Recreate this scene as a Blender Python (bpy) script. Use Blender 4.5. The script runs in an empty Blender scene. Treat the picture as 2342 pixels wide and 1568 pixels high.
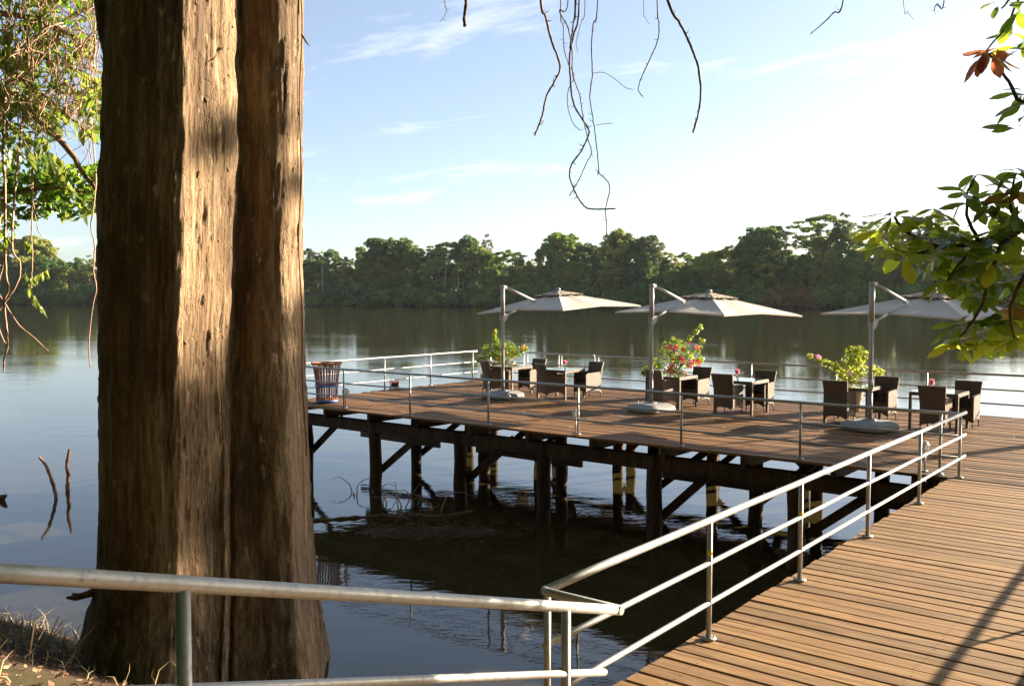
import bpy, math, random
from mathutils import Vector, Matrix, noise

R = random.Random(7)
scn = bpy.context.scene
col = scn.collection
rad = math.radians

# ------------------------------------------------------------------ camera
# world axes: +x runs along the front edge of the pier, +y along the walkway
# towards the river, z = 0 is the top of the deck boards
F, CX, CY, HC = 2114.0, 1171.0, 784.0, 2.6
PITCH = math.atan((784 - 678) / F)
YAW = rad(38.2)
cam_d = bpy.data.cameras.new("camera")
cam = bpy.data.objects.new("camera", cam_d)
col.objects.link(cam)
cam.location = (0, 0, HC)
cam.rotation_euler = (rad(90) - PITCH, 0, YAW)
cam_d.sensor_width = 36.0
cam_d.lens = F / 2342 * 36.0
cam_d.clip_start = 0.05
cam_d.clip_end = 6000
scn.camera = cam

# ------------------------------------------------------------------ sun and sky
SUN_AZ, SUN_EL = rad(62), rad(16)          # azimuth to the right of the view
EV = (math.cos(YAW), math.sin(YAW))


def c2w(X, Y):
    """metres right of / ahead of the camera -> world x, y"""
    return (X * EV[0] - Y * EV[1], X * EV[1] + Y * EV[0])


_sx, _sy = c2w(math.sin(SUN_AZ), math.cos(SUN_AZ))
SUN = Vector((_sx * math.cos(SUN_EL), _sy * math.cos(SUN_EL), math.sin(SUN_EL)))
sl = bpy.data.lights.new("sun", 'SUN')
sl.energy = 5.0
sl.angle = rad(0.55)
sl.color = (1.0, 0.84, 0.62)
sun = bpy.data.objects.new("sun", sl)
col.objects.link(sun)
sun.rotation_euler = (-SUN).to_track_quat('-Z', 'Y').to_euler()
sun.location = (20, 20, 40)

world = bpy.data.worlds.new("World")
scn.world = world
world.use_nodes = True
wn, wl = world.node_tree.nodes, world.node_tree.links
wn.clear()
out = wn.new('ShaderNodeOutputWorld')
bg = wn.new('ShaderNodeBackground')
sky = wn.new('ShaderNodeTexSky')
sky.sky_type = 'NISHITA'
sky.sun_disc = False
sky.sun_elevation = SUN_EL
sky.sun_rotation = math.atan2(SUN.x, SUN.y)
sky.air_density = 0.75
sky.dust_density = 1.1
sky.ozone_density = 1.6
bg.inputs['Strength'].default_value = 0.05
tc = wn.new('ShaderNodeTexCoord')
sep = wn.new('ShaderNodeSeparateXYZ')
wl.new(tc.outputs['Generated'], sep.inputs[0])


def wmath(op, a, b=None):
    n = wn.new('ShaderNodeMath')
    n.operation = op
    for i, v in enumerate((a, b)):
        if v is None:
            continue
        if isinstance(v, (int, float)):
            n.inputs[i].default_value = v
        else:
            wl.new(v, n.inputs[i])
    return n.outputs[0]


zc = wmath('ADD', wmath('MAXIMUM', sep.outputs['Z'], 0.0), 0.10)
comb = wn.new('ShaderNodeCombineXYZ')
wl.new(wmath('DIVIDE', sep.outputs['X'], zc), comb.inputs[0])
wl.new(wmath('DIVIDE', sep.outputs['Y'], zc), comb.inputs[1])
mp = wn.new('ShaderNodeMapping')
mp.inputs['Scale'].default_value = (0.75, 1.5, 1)
mp.inputs['Rotation'].default_value = (0, 0, rad(-28))
mp.inputs['Location'].default_value = (2.3, 0.4, 0)
wl.new(comb.outputs[0], mp.inputs['Vector'])
nz = wn.new('ShaderNodeTexNoise')
nz.inputs['Scale'].default_value = 1.3
nz.inputs['Detail'].default_value = 9
nz.inputs['Roughness'].default_value = 0.6
nz.inputs['Distortion'].default_value = 0.5
wl.new(mp.outputs[0], nz.inputs['Vector'])
cr = wn.new('ShaderNodeValToRGB')
cr.color_ramp.elements[0].position = 0.575
cr.color_ramp.elements[0].color = (0, 0, 0, 1)
cr.color_ramp.elements[1].position = 0.82
cr.color_ramp.elements[1].color = (1, 1, 1, 1)
wl.new(nz.outputs['Fac'], cr.inputs[0])
mix = wn.new('ShaderNodeMix')
mix.data_type = 'RGBA'
wl.new(wmath('ADD', wmath('MULTIPLY', cr.outputs[0], 0.65), 0.10), mix.inputs[0])
wl.new(sky.outputs[0], mix.inputs[6])
mix.inputs[7].default_value = (7.5, 7.3, 7.1, 1)
wl.new(mix.outputs[2], bg.inputs['Color'])
wl.new(bg.outputs[0], out.inputs['Surface'])

vs = scn.view_settings
vs.view_transform = 'Standard'
vs.look = 'None'
vs.gamma = 1.0
vs.use_curve_mapping = False
vs.exposure = 2.25
scn.cycles.max_bounces = 8
scn.cycles.transparent_max_bounces = 8


# ------------------------------------------------------------------ helpers
def at(px, py, depth):
    """world point seen at a photo position, at a distance along the view"""
    a, b = (px - CX) / F, -(py - CY) / F
    r = (a, math.cos(PITCH) + b * math.sin(PITCH), -math.sin(PITCH) + b * math.cos(PITCH))
    k = depth / r[1]
    x, y = c2w(r[0] * k, r[1] * k)
    return Vector((x, y, HC + r[2] * k))


def on_z(px, py, z):
    a, b = (px - CX) / F, -(py - CY) / F
    r = (a, math.cos(PITCH) + b * math.sin(PITCH), -math.sin(PITCH) + b * math.cos(PITCH))
    k = (z - HC) / r[2]
    x, y = c2w(r[0] * k, r[1] * k)
    return Vector((x, y, z))


class MB:
    def __init__(self):
        self.v, self.f, self.m, self.s = [], [], [], []

    def add(self, vs_, fs, mi=0, smooth=False):
        o = len(self.v)
        self.v.extend([tuple(p) for p in vs_])
        for f in fs:
            self.f.append(tuple(i + o for i in f))
            self.m.append(mi)
            self.s.append(smooth)

    def box(self, c, size, rot=None, mi=0, taper=1.0):
        hx, hy, hz = size[0] / 2, size[1] / 2, size[2] / 2
        pts = []
        for sz in (-1, 1):
            k = taper if sz > 0 else 1.0
            for sx, sy in ((-1, -1), (1, -1), (1, 1), (-1, 1)):
                pts.append(Vector((sx * hx * k, sy * hy * k, sz * hz)))
        if rot is not None:
            pts = [rot @ p for p in pts]
        c = Vector(c)
        self.add([p + c for p in pts],
                 [(0, 3, 2, 1), (4, 5, 6, 7), (0, 1, 5, 4), (1, 2, 6, 5), (2, 3, 7, 6), (3, 0, 4, 7)], mi)

    def bar(self, a, b, w, h, mi=0):
        a, b = Vector(a), Vector(b)
        d = (b - a)
        L = d.length
        q = d.to_track_quat('X', 'Z').to_matrix()
        self.box((a + b) / 2, (L, w, h), q, mi)

    def tube(self, pts, r, n=8, mi=0, cap=True, smooth=True):
        pts = [Vector(p) for p in pts]
        m = len(pts)
        rs = r if isinstance(r, (list, tuple)) else [r] * m
        up = Vector((0.31, 0.17, 0.93)).normalized()
        ring = []
        prev = None
        for i, p in enumerate(pts):
            t = (pts[min(i + 1, m - 1)] - pts[max(i - 1, 0)])
            t = t.normalized() if t.length > 1e-9 else Vector((0, 0, 1))
            if prev is None:
                a = t.orthogonal() if abs(t.dot(up)) > 0.99 else t.cross(up)
            else:
                a = prev - t * prev.dot(t)
                if a.length < 1e-6:
                    a = t.orthogonal()
            a = a.normalized()
            prev = a
            b = t.cross(a)
            ring.extend([p + (a * math.cos(2 * math.pi * k / n) + b * math.sin(2 * math.pi * k / n)) * rs[i] for k in range(n)])
        fs = []
        for i in range(m - 1):
            for k in range(n):
                fs.append((i * n + k, i * n + (k + 1) % n, (i + 1) * n + (k + 1) % n, (i + 1) * n + k))
        self.add(ring, fs, mi, smooth)
        if cap:
            o = len(self.v) - len(ring)
            self.f.append(tuple(o + k for k in reversed(range(n))))
            self.f.append(tuple(o + (m - 1) * n + k for k in range(n)))
            self.m += [mi, mi]
            self.s += [False, False]

    def lathe(self, prof, c=(0, 0, 0), n=16, mi=0, smooth=True):
        pts = []
        for r_, z in prof:
            for k in range(n):
                t = 2 * math.pi * k / n
                pts.append((c[0] + r_ * math.cos(t), c[1] + r_ * math.sin(t), c[2] + z))
        fs = []
        for i in range(len(prof) - 1):
            for k in range(n):
                fs.append((i * n + k, i * n + (k + 1) % n, (i + 1) * n + (k + 1) % n, (i + 1) * n + k))
        self.add(pts, fs, mi, smooth)

    def prism(self, poly, a, b, plane='xz', mi=0):
        """closed polygon in a plane, extruded between a and b on the third axis"""
        n = len(poly)
        def P(u, w, d):
            return {'xz': (u, d, w), 'yz': (d, u, w), 'xy': (u, w, d)}[plane]
        v = [P(u, w, a) for u, w in poly] + [P(u, w, b) for u, w in poly]
        fs = [tuple(range(n)), tuple(reversed(range(n, 2 * n)))]
        for i in range(n):
            fs.append((i, i + n, (i + 1) % n + n, (i + 1) % n))
        self.add(v, fs, mi)

    def quad(self, c, ux, uy, mi=0):
        c = Vector(c)
        self.add([c - ux - uy, c + ux - uy, c + ux + uy, c - ux + uy], [(0, 1, 2, 3)], mi)

    def mesh(self, name, mats):
        me = bpy.data.meshes.new(name)
        me.from_pydata(self.v, [], self.f)
        for m in (mats if isinstance(mats, (list, tuple)) else [mats]):
            me.materials.append(m)
        me.polygons.foreach_set('material_index', self.m)
        me.polygons.foreach_set('use_smooth', self.s)
        me.update()
        return me

    def build(self, name, mats, parent=None, kind=None):
        o = bpy.data.objects.new(name, self.mesh(name, mats))
        col.objects.link(o)
        if parent:
            o.parent = parent
        if kind:
            o['kind'] = kind
        return o


def link(name, me, parent=None, loc=(0, 0, 0), rot=None, scale=None):
    o = bpy.data.objects.new(name, me)
    col.objects.link(o)
    o.location = loc
    if rot is not None:
        o.rotation_euler = rot
    if scale is not None:
        o.scale = scale
    if parent:
        o.parent = parent
    return o


def thing(name, label, cat, loc=(0, 0, 0), rz=0.0, group=None):
    o = bpy.data.objects.new(name, None)
    col.objects.link(o)
    o.location = loc
    o.rotation_euler = (0, 0, rz)
    tag(o, label, cat, group)
    return o


def tag(o, label=None, cat=None, group=None, kind=None):
    if label:
        o['label'] = label
    if cat:
        o['category'] = cat
    if group:
        o['group'] = group
    if kind:
        o['kind'] = kind
    return o


def dup(root, loc, rz=0.0, label=None, group=None, scale=None):
    def cp(o, parent):
        c = o.copy()
        col.objects.link(c)
        c.parent = parent
        for ch in kids.get(o.name, []):
            cp(ch, c)
        return c
    kids = {}
    stack = [root]
    while stack:
        o = stack.pop()
        kids[o.name] = list(o.children)
        stack.extend(o.children)
    r = cp(root, None)
    r.location = loc
    r.rotation_euler = (0, 0, rz)
    if scale is not None:
        r.scale = scale
    if label:
        r['label'] = label
    if group:
        r['group'] = group
    return r


# ------------------------------------------------------------------ materials
class Mat:
    def __init__(self, name):
        self.m = bpy.data.materials.new(name)
        self.m.use_nodes = True
        self.n, self.l = self.m.node_tree.nodes, self.m.node_tree.links
        self.p = self.n['Principled BSDF']
        self.o = self.n['Material Output']
        self._tc = None

    def tc(self, which='Object'):
        if self._tc is None:
            self._tc = self.n.new('ShaderNodeTexCoord')
        return self._tc.outputs[which]

    def mapping(self, scale=(1, 1, 1), src=None, loc=None):
        k = self.n.new('ShaderNodeMapping')
        k.inputs['Scale'].default_value = scale
        self.l.new(src if src is not None else self.tc(), k.inputs['Vector'])
        if loc is not None:
            self.l.new(loc, k.inputs['Location'])
        return k.outputs[0]

    def noise(self, vec, scale=1.0, detail=4, rough=0.55, dist=0.0):
        k = self.n.new('ShaderNodeTexNoise')
        k.inputs['Scale'].default_value = scale
        k.inputs['Detail'].default_value = detail
        k.inputs['Roughness'].default_value = rough
        k.inputs['Distortion'].default_value = dist
        self.l.new(vec, k.inputs['Vector'])
        return k.outputs['Fac']

    def voronoi(self, vec, scale=1.0, feature='F1', out_='Distance'):
        k = self.n.new('ShaderNodeTexVoronoi')
        k.feature = feature
        k.inputs['Scale'].default_value = scale
        self.l.new(vec, k.inputs['Vector'])
        return k.outputs[out_]

    def ramp(self, fac, stops):
        k = self.n.new('ShaderNodeValToRGB')
        e = k.color_ramp.elements
        while len(e) < len(stops):
            e.new(0.5)
        for el, (pos, c) in zip(e, stops):
            el.position = pos
            el.color = (*c, 1) if len(c) == 3 else c
        self.l.new(fac, k.inputs[0])
        return k.outputs[0]

    def mixc(self, fac, a, b, mode='MIX'):
        k = self.n.new('ShaderNodeMix')
        k.data_type = 'RGBA'
        k.blend_type = mode
        for idx, v in ((0, fac), (6, a), (7, b)):
            if isinstance(v, (int, float)):
                k.inputs[idx].default_value = v
            elif isinstance(v, tuple):
                k.inputs[idx].default_value = (*v, 1)
            else:
                self.l.new(v, k.inputs[idx])
        return k.outputs[2]

    def math(self, op, a, b=None):
        k = self.n.new('ShaderNodeMath')
        k.operation = op
        for i, v in enumerate((a, b)):
            if v is None:
                continue
            if isinstance(v, (int, float)):
                k.inputs[i].default_value = v
            else:
                self.l.new(v, k.inputs[i])
        return k.outputs[0]

    def rnd(self):
        return self.n.new('ShaderNodeObjectInfo').outputs['Random']

    def bump(self, h, strength=0.3, dist=0.02):
        k = self.n.new('ShaderNodeBump')
        k.inputs['Strength'].default_value = strength
        k.inputs['Distance'].default_value = dist
        self.l.new(h, k.inputs['Height'])
        self.l.new(k.outputs[0], self.p.inputs['Normal'])
        return k

    def set(self, color=None, rough=None, metal=None, spec=None):
        for key, v in (('Base Color', color), ('Roughness', rough), ('Metallic', metal), ('Specular IOR Level', spec)):
            if v is None:
                continue
            if isinstance(v, tuple):
                self.p.inputs[key].default_value = (*v, 1)
            elif isinstance(v, (int, float)):
                self.p.inputs[key].default_value = v
            else:
                self.l.new(v, self.p.inputs[key])
        return self

    def translucent(self, color, fac):
        t = self.n.new('ShaderNodeBsdfTranslucent')
        if isinstance(color, tuple):
            t.inputs[0].default_value = (*color, 1)
        else:
            self.l.new(color, t.inputs[0])
        mx = self.n.new('ShaderNodeMixShader')
        mx.inputs[0].default_value = fac
        self.l.new(self.p.outputs[0], mx.inputs[1])
        self.l.new(t.outputs[0], mx.inputs[2])
        self.l.new(mx.outputs[0], self.o.inputs['Surface'])


def plain(name, color, rough=0.6, metal=0.0, var=0.15, scale=8.0, bump=0.0):
    m = Mat(name)
    f = m.noise(m.mapping(), scale, 4)
    dark = tuple(c * (1 - var) for c in color)
    lite = tuple(min(1, c * (1 + var)) for c in color)
    m.set(color=m.ramp(f, [(0.3, dark), (0.7, lite)]), rough=rough, metal=metal)
    if bump:
        m.bump(m.noise(m.mapping(), scale * 6, 3), bump, 0.01)
    return m.m


def leafmat(name, c1, c2, trans, tfac=0.4, rough=0.45, scale=3.0, rnd=0.5):
    m = Mat(name)
    f = m.noise(m.mapping(), scale, 3)
    f2 = m.math('ADD', m.math('MULTIPLY', f, 1 - rnd), m.math('MULTIPLY', m.rnd(), rnd))
    c = m.ramp(f2, [(0.25, c1), (0.75, c2)])
    m.set(color=c, rough=rough, spec=0.4)
    m.translucent(m.mixc(0.6, c, trans), tfac)
    return m.m


def wood(name, c_dark, c_mid, c_lite, rough=0.55, grain=(0.9, 14, 14), spot=0.5, vary=1.0):
    m = Mat(name)
    r = m.rnd()
    cmb = m.n.new('ShaderNodeCombineXYZ')
    for i in range(3):
        m.l.new(m.math('MULTIPLY', r, 37.0 + 13 * i), cmb.inputs[i])
    vec = m.mapping(grain, loc=cmb.outputs[0])
    g = m.noise(vec, 1.6, 8, 0.68, 0.8)
    big = m.noise(m.mapping((0.8, 2.5, 2.5), loc=cmb.outputs[0]), 0.9, 3)
    c = m.ramp(g, [(0.28, c_dark), (0.5, c_mid), (0.72, c_lite)])
    c = m.mixc(m.math('MULTIPLY', big, spot), c, tuple(x * 0.45 for x in c_mid))
    v = m.ramp(r, [(0, (0.50, 0.50, 0.52)), (0.5, (0.92, 0.92, 0.92)), (1, (1.35, 1.28, 1.15))])
    c = m.mixc(vary, c, v, 'MULTIPLY')
    m.set(color=c, rough=m.ramp(g, [(0.3, (rough + 0.15,) * 3), (0.8, (rough - 0.08,) * 3)]), spec=0.22)
    m.bump(g, 0.5, 0.004)
    return m.m


def steel(name, base=0.46):
    m = Mat(name)
    f = m.noise(m.mapping((1, 1, 1)), 30, 5, 0.65)
    f2 = m.noise(m.mapping((1, 1, 1)), 4, 3)
    c = m.ramp(f, [(0.25, (base * 0.5,) * 3), (0.42, (base, base * 0.99, base * 0.96)), (0.8, (base * 1.3, base * 1.3, base * 1.28))])
    m.set(color=c, rough=m.ramp(f2, [(0.3, (0.4,) * 3), (0.7, (0.58,) * 3)]), metal=0.45)
    m.bump(f, 0.12, 0.002)
    return m.m


M = {}
M['plank'] = wood('weathered_plank', (0.085, 0.042, 0.017), (0.255, 0.145, 0.062), (0.43, 0.285, 0.140), 0.6, (0.9, 14, 14), 0.5, 0.5)
M['deckplank'] = wood('deck_plank', (0.050, 0.024, 0.009), (0.175, 0.086, 0.032), (0.41, 0.24, 0.105), 0.6)
M['timber'] = wood('dark_timber', (0.022, 0.012, 0.008), (0.055, 0.030, 0.018), (0.12, 0.066, 0.036), 0.7, (4, 14, 1.2))
M['greyboard'] = wood('grey_board', (0.04, 0.03, 0.024), (0.10, 0.075, 0.06), (0.19, 0.15, 0.12), 0.75)
M['steel'] = steel('galvanised_steel', 0.36)
M['paintgrey'] = plain('taupe_metal', (0.36, 0.345, 0.325), 0.4, 0.0, 0.05)
M['base'] = plain('grey_plastic', (0.235, 0.24, 0.25), 0.5, 0, 0.06, 3)
M['slat'] = wood('reddish_slat', (0.16, 0.055, 0.025), (0.33, 0.125, 0.055), (0.5, 0.23, 0.11), 0.5, (14, 14, 1.2))
M['blue'] = plain('blue_strap', (0.03, 0.16, 0.52), 0.4, 0, 0.1)
M['white'] = plain('white_plastic', (0.75, 0.75, 0.72), 0.4, 0, 0.04)
M['black'] = plain('black_plastic', (0.02, 0.02, 0.022), 0.4, 0, 0.2)
M['red'] = plain('red_plastic', (0.55, 0.04, 0.025), 0.4, 0, 0.1)
M['yellow'] = plain('yellow_plastic', (0.62, 0.50, 0.03), 0.4, 0, 0.1)
M['cushion'] = plain('black_cushion', (0.022, 0.020, 0.020), 0.85, 0, 0.2, 20, 0.2)
M['pot'] = plain('stone_planter', (0.38, 0.31, 0.22), 0.8, 0, 0.15, 10, 0.2)
M['liana'] = plain('liana_bark', (0.23, 0.135, 0.085), 0.85, 0, 0.35, 25, 0.4)
M['twig'] = plain('dry_twig', (0.40, 0.25, 0.175), 0.85, 0, 0.3, 15, 0.2)
M['darkvine'] = plain('dark_vine', (0.10, 0.065, 0.05), 0.8, 0, 0.35, 25, 0.3)
M['drygrass'] = plain('dry_grass', (0.45, 0.33, 0.17), 0.8, 0, 0.3, 6)
M['stick'] = plain('dead_stick', (0.30, 0.15, 0.095), 0.8, 0, 0.5, 5, 0.3)

# cantilever canopy fabric
m = Mat('cream_canvas')
weave = m.noise(m.mapping((60, 60, 60)), 4, 2)
fold = m.noise(m.mapping((1.2, 1.2, 4)), 1.5, 3)
m.set(color=m.ramp(fold, [(0.3, (0.47, 0.43, 0.38)), (0.7, (0.55, 0.51, 0.455))]), rough=0.85, spec=0.15)
m.bump(m.math('ADD', m.math('MULTIPLY', weave, 0.1), fold), 0.35, 0.05)
m.translucent((0.5, 0.44, 0.36), 0.08)
M['canvas'] = m.m
m = Mat('vent_canvas')
fold = m.noise(m.mapping((8, 8, 8)), 1.2, 3)
m.set(color=m.ramp(fold, [(0.35, (0.22, 0.18, 0.14)), (0.65, (0.40, 0.34, 0.27))]), rough=0.9)
M['vent'] = m.m

# woven wicker
m = Mat('brown_wicker')
k = m.n.new('ShaderNodeTexBrick')
k.inputs['Scale'].default_value = 34
k.inputs['Mortar Size'].default_value = 0.03
k.inputs['Color1'].default_value = (0.15, 0.105, 0.075, 1)
k.inputs['Color2'].default_value = (0.105, 0.072, 0.05, 1)
k.inputs['Mortar'].default_value = (0.03, 0.02, 0.015, 1)
geo = m.n.new('ShaderNodeSeparateXYZ')
m.l.new(m.tc(), geo.inputs[0])
cmb = m.n.new('ShaderNodeCombineXYZ')
m.l.new(m.math('ADD', geo.outputs[0], geo.outputs[1]), cmb.inputs[0])
m.l.new(geo.outputs[2], cmb.inputs[1])
m.l.new(cmb.outputs[0], k.inputs['Vector'])
m.set(color=k.outputs['Color'], rough=0.5, spec=0.4)
m.bump(m.math('SUBTRACT', 1.0, k.outputs['Fac']), 0.6, 0.006)
M['wicker'] = m.m

# table glass
m = Mat('table_glass')
m.set(color=(0.10, 0.115, 0.105), rough=0.04, spec=0.8)
M['glass'] = m.m
m = Mat('clear_glass')
m.set(color=(0.9, 0.95, 0.95), rough=0.05)
m.p.inputs['Transmission Weight'].default_value = 1.0
M['vase'] = m.m

# big trunk bark
m = Mat('smooth_peeling_bark')
streak = m.noise(m.mapping((7, 7, 0.42)), 1.6, 8, 0.68, 0.35)
fine = m.noise(m.mapping((22, 22, 3.2)), 1.6, 6, 0.7)
patch = m.noise(m.mapping((1.5, 1.5, 0.55)), 1.3, 6, 0.65, 0.4)
spots = m.noise(m.mapping((9, 9, 4)), 1.0, 5, 0.6)
c = m.ramp(streak, [(0.28, (0.095, 0.052, 0.025)), (0.46, (0.215, 0.135, 0.072)), (0.7, (0.40, 0.295, 0.18))])
c = m.mixc(m.ramp(fine, [(0.34, (0.75,) * 3), (0.5, (0,) * 3)]), c, (0.12, 0.07, 0.038))
c = m.mixc(m.ramp(patch, [(0.44, (0,) * 3), (0.62, (0.85,) * 3)]), c, (0.075, 0.044, 0.022))
c = m.mixc(m.ramp(spots, [(0.62, (0,) * 3), (0.68, (0.7,) * 3)]), c, (0.42, 0.32, 0.20))
m.set(color=c, rough=0.82, spec=0.25)
fl = m.voronoi(m.mapping((10, 10, 4.2)), 1.6, 'DISTANCE_TO_EDGE')
crk = m.ramp(fl, [(0.0, (0,) * 3), (0.08, (1,) * 3)])
mask = m.ramp(m.noise(m.mapping((3, 3, 1.2)), 1.4, 4), [(0.47, (0,) * 3), (0.6, (1,) * 3)])
hh = m.math('ADD', m.math('ADD', m.math('MULTIPLY', streak, 1.0), m.math('MULTIPLY', fine, 0.6)),
            m.math('MULTIPLY', m.math('MULTIPLY', crk, mask), 0.25))
m.bump(hh, 0.75, 0.05)
M['bark'] = m.m
m = Mat('rough_limb_bark')
f = m.noise(m.mapping((6, 6, 2)), 2.0, 6, 0.65)
m.set(color=m.ramp(f, [(0.3, (0.05, 0.03, 0.018)), (0.7, (0.17, 0.105, 0.06))]), rough=0.85)
m.bump(f, 0.6, 0.03)
M['limb'] = m.m
m = Mat('pale_trunk')
f = m.noise(m.mapping((1, 1, 0.3)), 1.2, 4)
m.set(color=m.ramp(f, [(0.3, (0.16, 0.13, 0.10)), (0.7, (0.34, 0.30, 0.25))]), rough=0.85)
M['paletrunk'] = m.m

# leaves
M['leaf_dark'] = leafmat('leaf_dark', (0.022, 0.055, 0.018), (0.045, 0.10, 0.025), (0.22, 0.42, 0.03), 0.45, 0.25)
M['leaf_green'] = leafmat('leaf_green', (0.04, 0.095, 0.018), (0.085, 0.17, 0.03), (0.50, 0.70, 0.05), 0.55, 0.28)
M['leaf_yellow'] = leafmat('leaf_yellow', (0.09, 0.16, 0.02), (0.19, 0.25, 0.03), (0.78, 0.88, 0.06), 0.65, 0.3)
M['leaf_red'] = leafmat('leaf_red', (0.24, 0.07, 0.035), (0.36, 0.14, 0.06), (0.80, 0.26, 0.12), 0.5, 0.4)
M['leaf_brown'] = leafmat('leaf_brown', (0.14, 0.085, 0.02), (0.26, 0.17, 0.04), (0.7, 0.40, 0.06), 0.5, 0.4)
M['pinnate'] = leafmat('leaf_pale', (0.075, 0.13, 0.03), (0.20, 0.26, 0.07), (0.45, 0.52, 0.08), 0.45, 0.35)
M['bushleaf'] = leafmat('bush_leaf', (0.05, 0.12, 0.02), (0.14, 0.24, 0.035), (0.50, 0.62, 0.05), 0.5, 0.4, 9, 0.0)
M['limeleaf'] = leafmat('lime_leaf', (0.10, 0.17, 0.025), (0.22, 0.30, 0.05), (0.65, 0.70, 0.08), 0.5, 0.4, 9, 0.0)
M['orange'] = leafmat('orange_bract', (0.60, 0.22, 0.04), (0.72, 0.34, 0.07), (0.9, 0.4, 0.08), 0.4, 0.6, 9, 0)
M['magenta'] = leafmat('magenta_bract', (0.50, 0.02, 0.10), (0.65, 0.04, 0.16), (0.9, 0.06, 0.22), 0.4, 0.6, 9, 0)
M['crimson'] = leafmat('crimson_bract', (0.55, 0.02, 0.03), (0.68, 0.05, 0.05), (0.9, 0.08, 0.06), 0.4, 0.6, 9, 0)
M['mauve'] = leafmat('mauve_bract', (0.55, 0.25, 0.50), (0.7, 0.40, 0.62), (0.8, 0.4, 0.7), 0.4, 0.6, 9, 0)
M['pink'] = leafmat('pink_petal', (0.70, 0.14, 0.28), (0.8, 0.28, 0.40), (0.9, 0.3, 0.4), 0.35, 0.6, 30, 0)


def forest(name, c1, c2, tr):
    m = Mat(name)
    f = m.noise(m.mapping(), 0.35, 4)
    f2 = m.math('ADD', m.math('MULTIPLY', f, 0.5), m.math('MULTIPLY', m.rnd(), 0.5))
    c = m.ramp(f2, [(0.36, c1), (0.64, c2)])
    m.set(color=c, rough=0.6, spec=0.25)
    m.translucent(m.mixc(0.5, c, tr), 0.45)
    return m.m


M['for_dark'] = forest('forest_dark', (0.030, 0.082, 0.026), (0.080, 0.150, 0.040), (0.18, 0.34, 0.05))
M['for_mid'] = forest('forest_mid', (0.060, 0.125, 0.028), (0.135, 0.205, 0.042), (0.34, 0.50, 0.06))
M['for_lite'] = forest('forest_light', (0.115, 0.165, 0.034), (0.23, 0.255, 0.055), (0.52, 0.56, 0.08))
M['for_grey'] = forest('forest_greyish', (0.070, 0.085, 0.045), (0.14, 0.15, 0.08), (0.2, 0.22, 0.1))
M['for_rust'] = forest('forest_rust', (0.095, 0.070, 0.032), (0.185, 0.120, 0.052), (0.28, 0.18, 0.06))

# river water
m = Mat('river_water')
rot = m.n.new('ShaderNodeMapping')
rot.inputs['Rotation'].default_value = (0, 0, -YAW)
m.l.new(m.tc(), rot.inputs['Vector'])
W0 = rot.outputs[0]
rip = m.noise(m.mapping((0.8, 1.3, 1), W0), 1.1, 3, 0.5)
rip2 = m.noise(m.mapping((1.8, 5.5, 1), W0), 1.0, 3, 0.55)
calm = m.ramp(m.noise(m.mapping((0.03, 0.13, 1), W0), 1.0, 5, 0.6), [(0.40, (0.28,) * 3), (0.55, (0.6,) * 3), (0.72, (1.0,) * 3)])
h = m.math('MULTIPLY', m.math('ADD', m.math('MULTIPLY', rip, 1.0), m.math('MULTIPLY', rip2, 0.4)), calm)
m.set(color=(0.036, 0.029, 0.011), rough=0.02, spec=0.5)
m.p.inputs['IOR'].default_value = 1.5
m.bump(h, 0.18, 0.06)
M['water'] = m.m

m = Mat('bank_soil')
f = m.noise(m.mapping(), 2.0, 7, 0.65)
f2 = m.noise(m.mapping(), 0.5, 3)
c = m.ramp(f, [(0.3, (0.030, 0.020, 0.013)), (0.7, (0.085, 0.057, 0.036))])
c = m.mixc(m.ramp(f2, [(0.45, (0,) * 3), (0.6, (0.7,) * 3)]), c, (0.045, 0.042, 0.02))
m.set(color=c, rough=0.95, spec=0.1)
m.bump(f, 0.8, 0.05)
M['soil'] = m.m
m = Mat('far_bank_soil')
f = m.noise(m.mapping(), 0.15, 6)
m.set(color=m.ramp(f, [(0.3, (0.012, 0.020, 0.008)), (0.7, (0.035, 0.045, 0.018))]), rough=0.95, spec=0.1)
M['farsoil'] = m.m

# ------------------------------------------------------------------ ground and water
WATER_Z = -1.85
mb = MB()
mb.add([(-740, -46, WATER_Z), (540, -46, WATER_Z), (540, 740, WATER_Z), (-740, 740, WATER_Z)], [(0, 1, 2, 3)])
tag(mb.build('river', M['water']), kind='structure')


def shore_t(x):
    return 5.6 + 0.25 * (max(x, -16) + 10) + max(0, x - 0.5) * 1.2 + 0.55 * max(0, min(1, (-x - 9.5) / 1.5))


def ground_z(x, y):
    ts = shore_t(x)
    k = (y - 0.8) / (ts - 0.8)
    z = 1.0 - 2.85 * max(0.0, k) if k < 1.6 else -3.6
    z = min(1.0, z)
    return z + 0.10 * noise.noise((x * 0.7, y * 0.7, 3.1)) * (1 if y > 0.6 else 0.4)


mb = MB()
xs = [-45 + i * 0.6 for i in range(int(75 / 0.6) + 1)]
ys = [-40, -25, -15, -9, -5, -3] + [-2 + i * 0.4 for i in range(90)]
vv = [(x, y, ground_z(x, y)) for y in ys for x in xs]
n = len(xs)
ff = [(j * n + i, j * n + i + 1, (j + 1) * n + i + 1, (j + 1) * n + i) for j in range(len(ys) - 1) for i in range(n - 1)]
mb.add(vv, ff, 0, True)
tag(mb.build('river_bank', M['soil']), kind='structure')

# the opposite bank: nearer on the right
BANK = [(-420, 500), (-260, 490), (-100, 452), (30, 400), (110, 330), (175, 292), (260, 280), (420, 300)]


def bank_Y(X):
    for (a, ya), (b, yb) in zip(BANK, BANK[1:]):
        if X <= b:
            k = (X - a) / (b - a)
            return ya + (yb - ya) * max(0, k)
    return BANK[-1][1]


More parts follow.
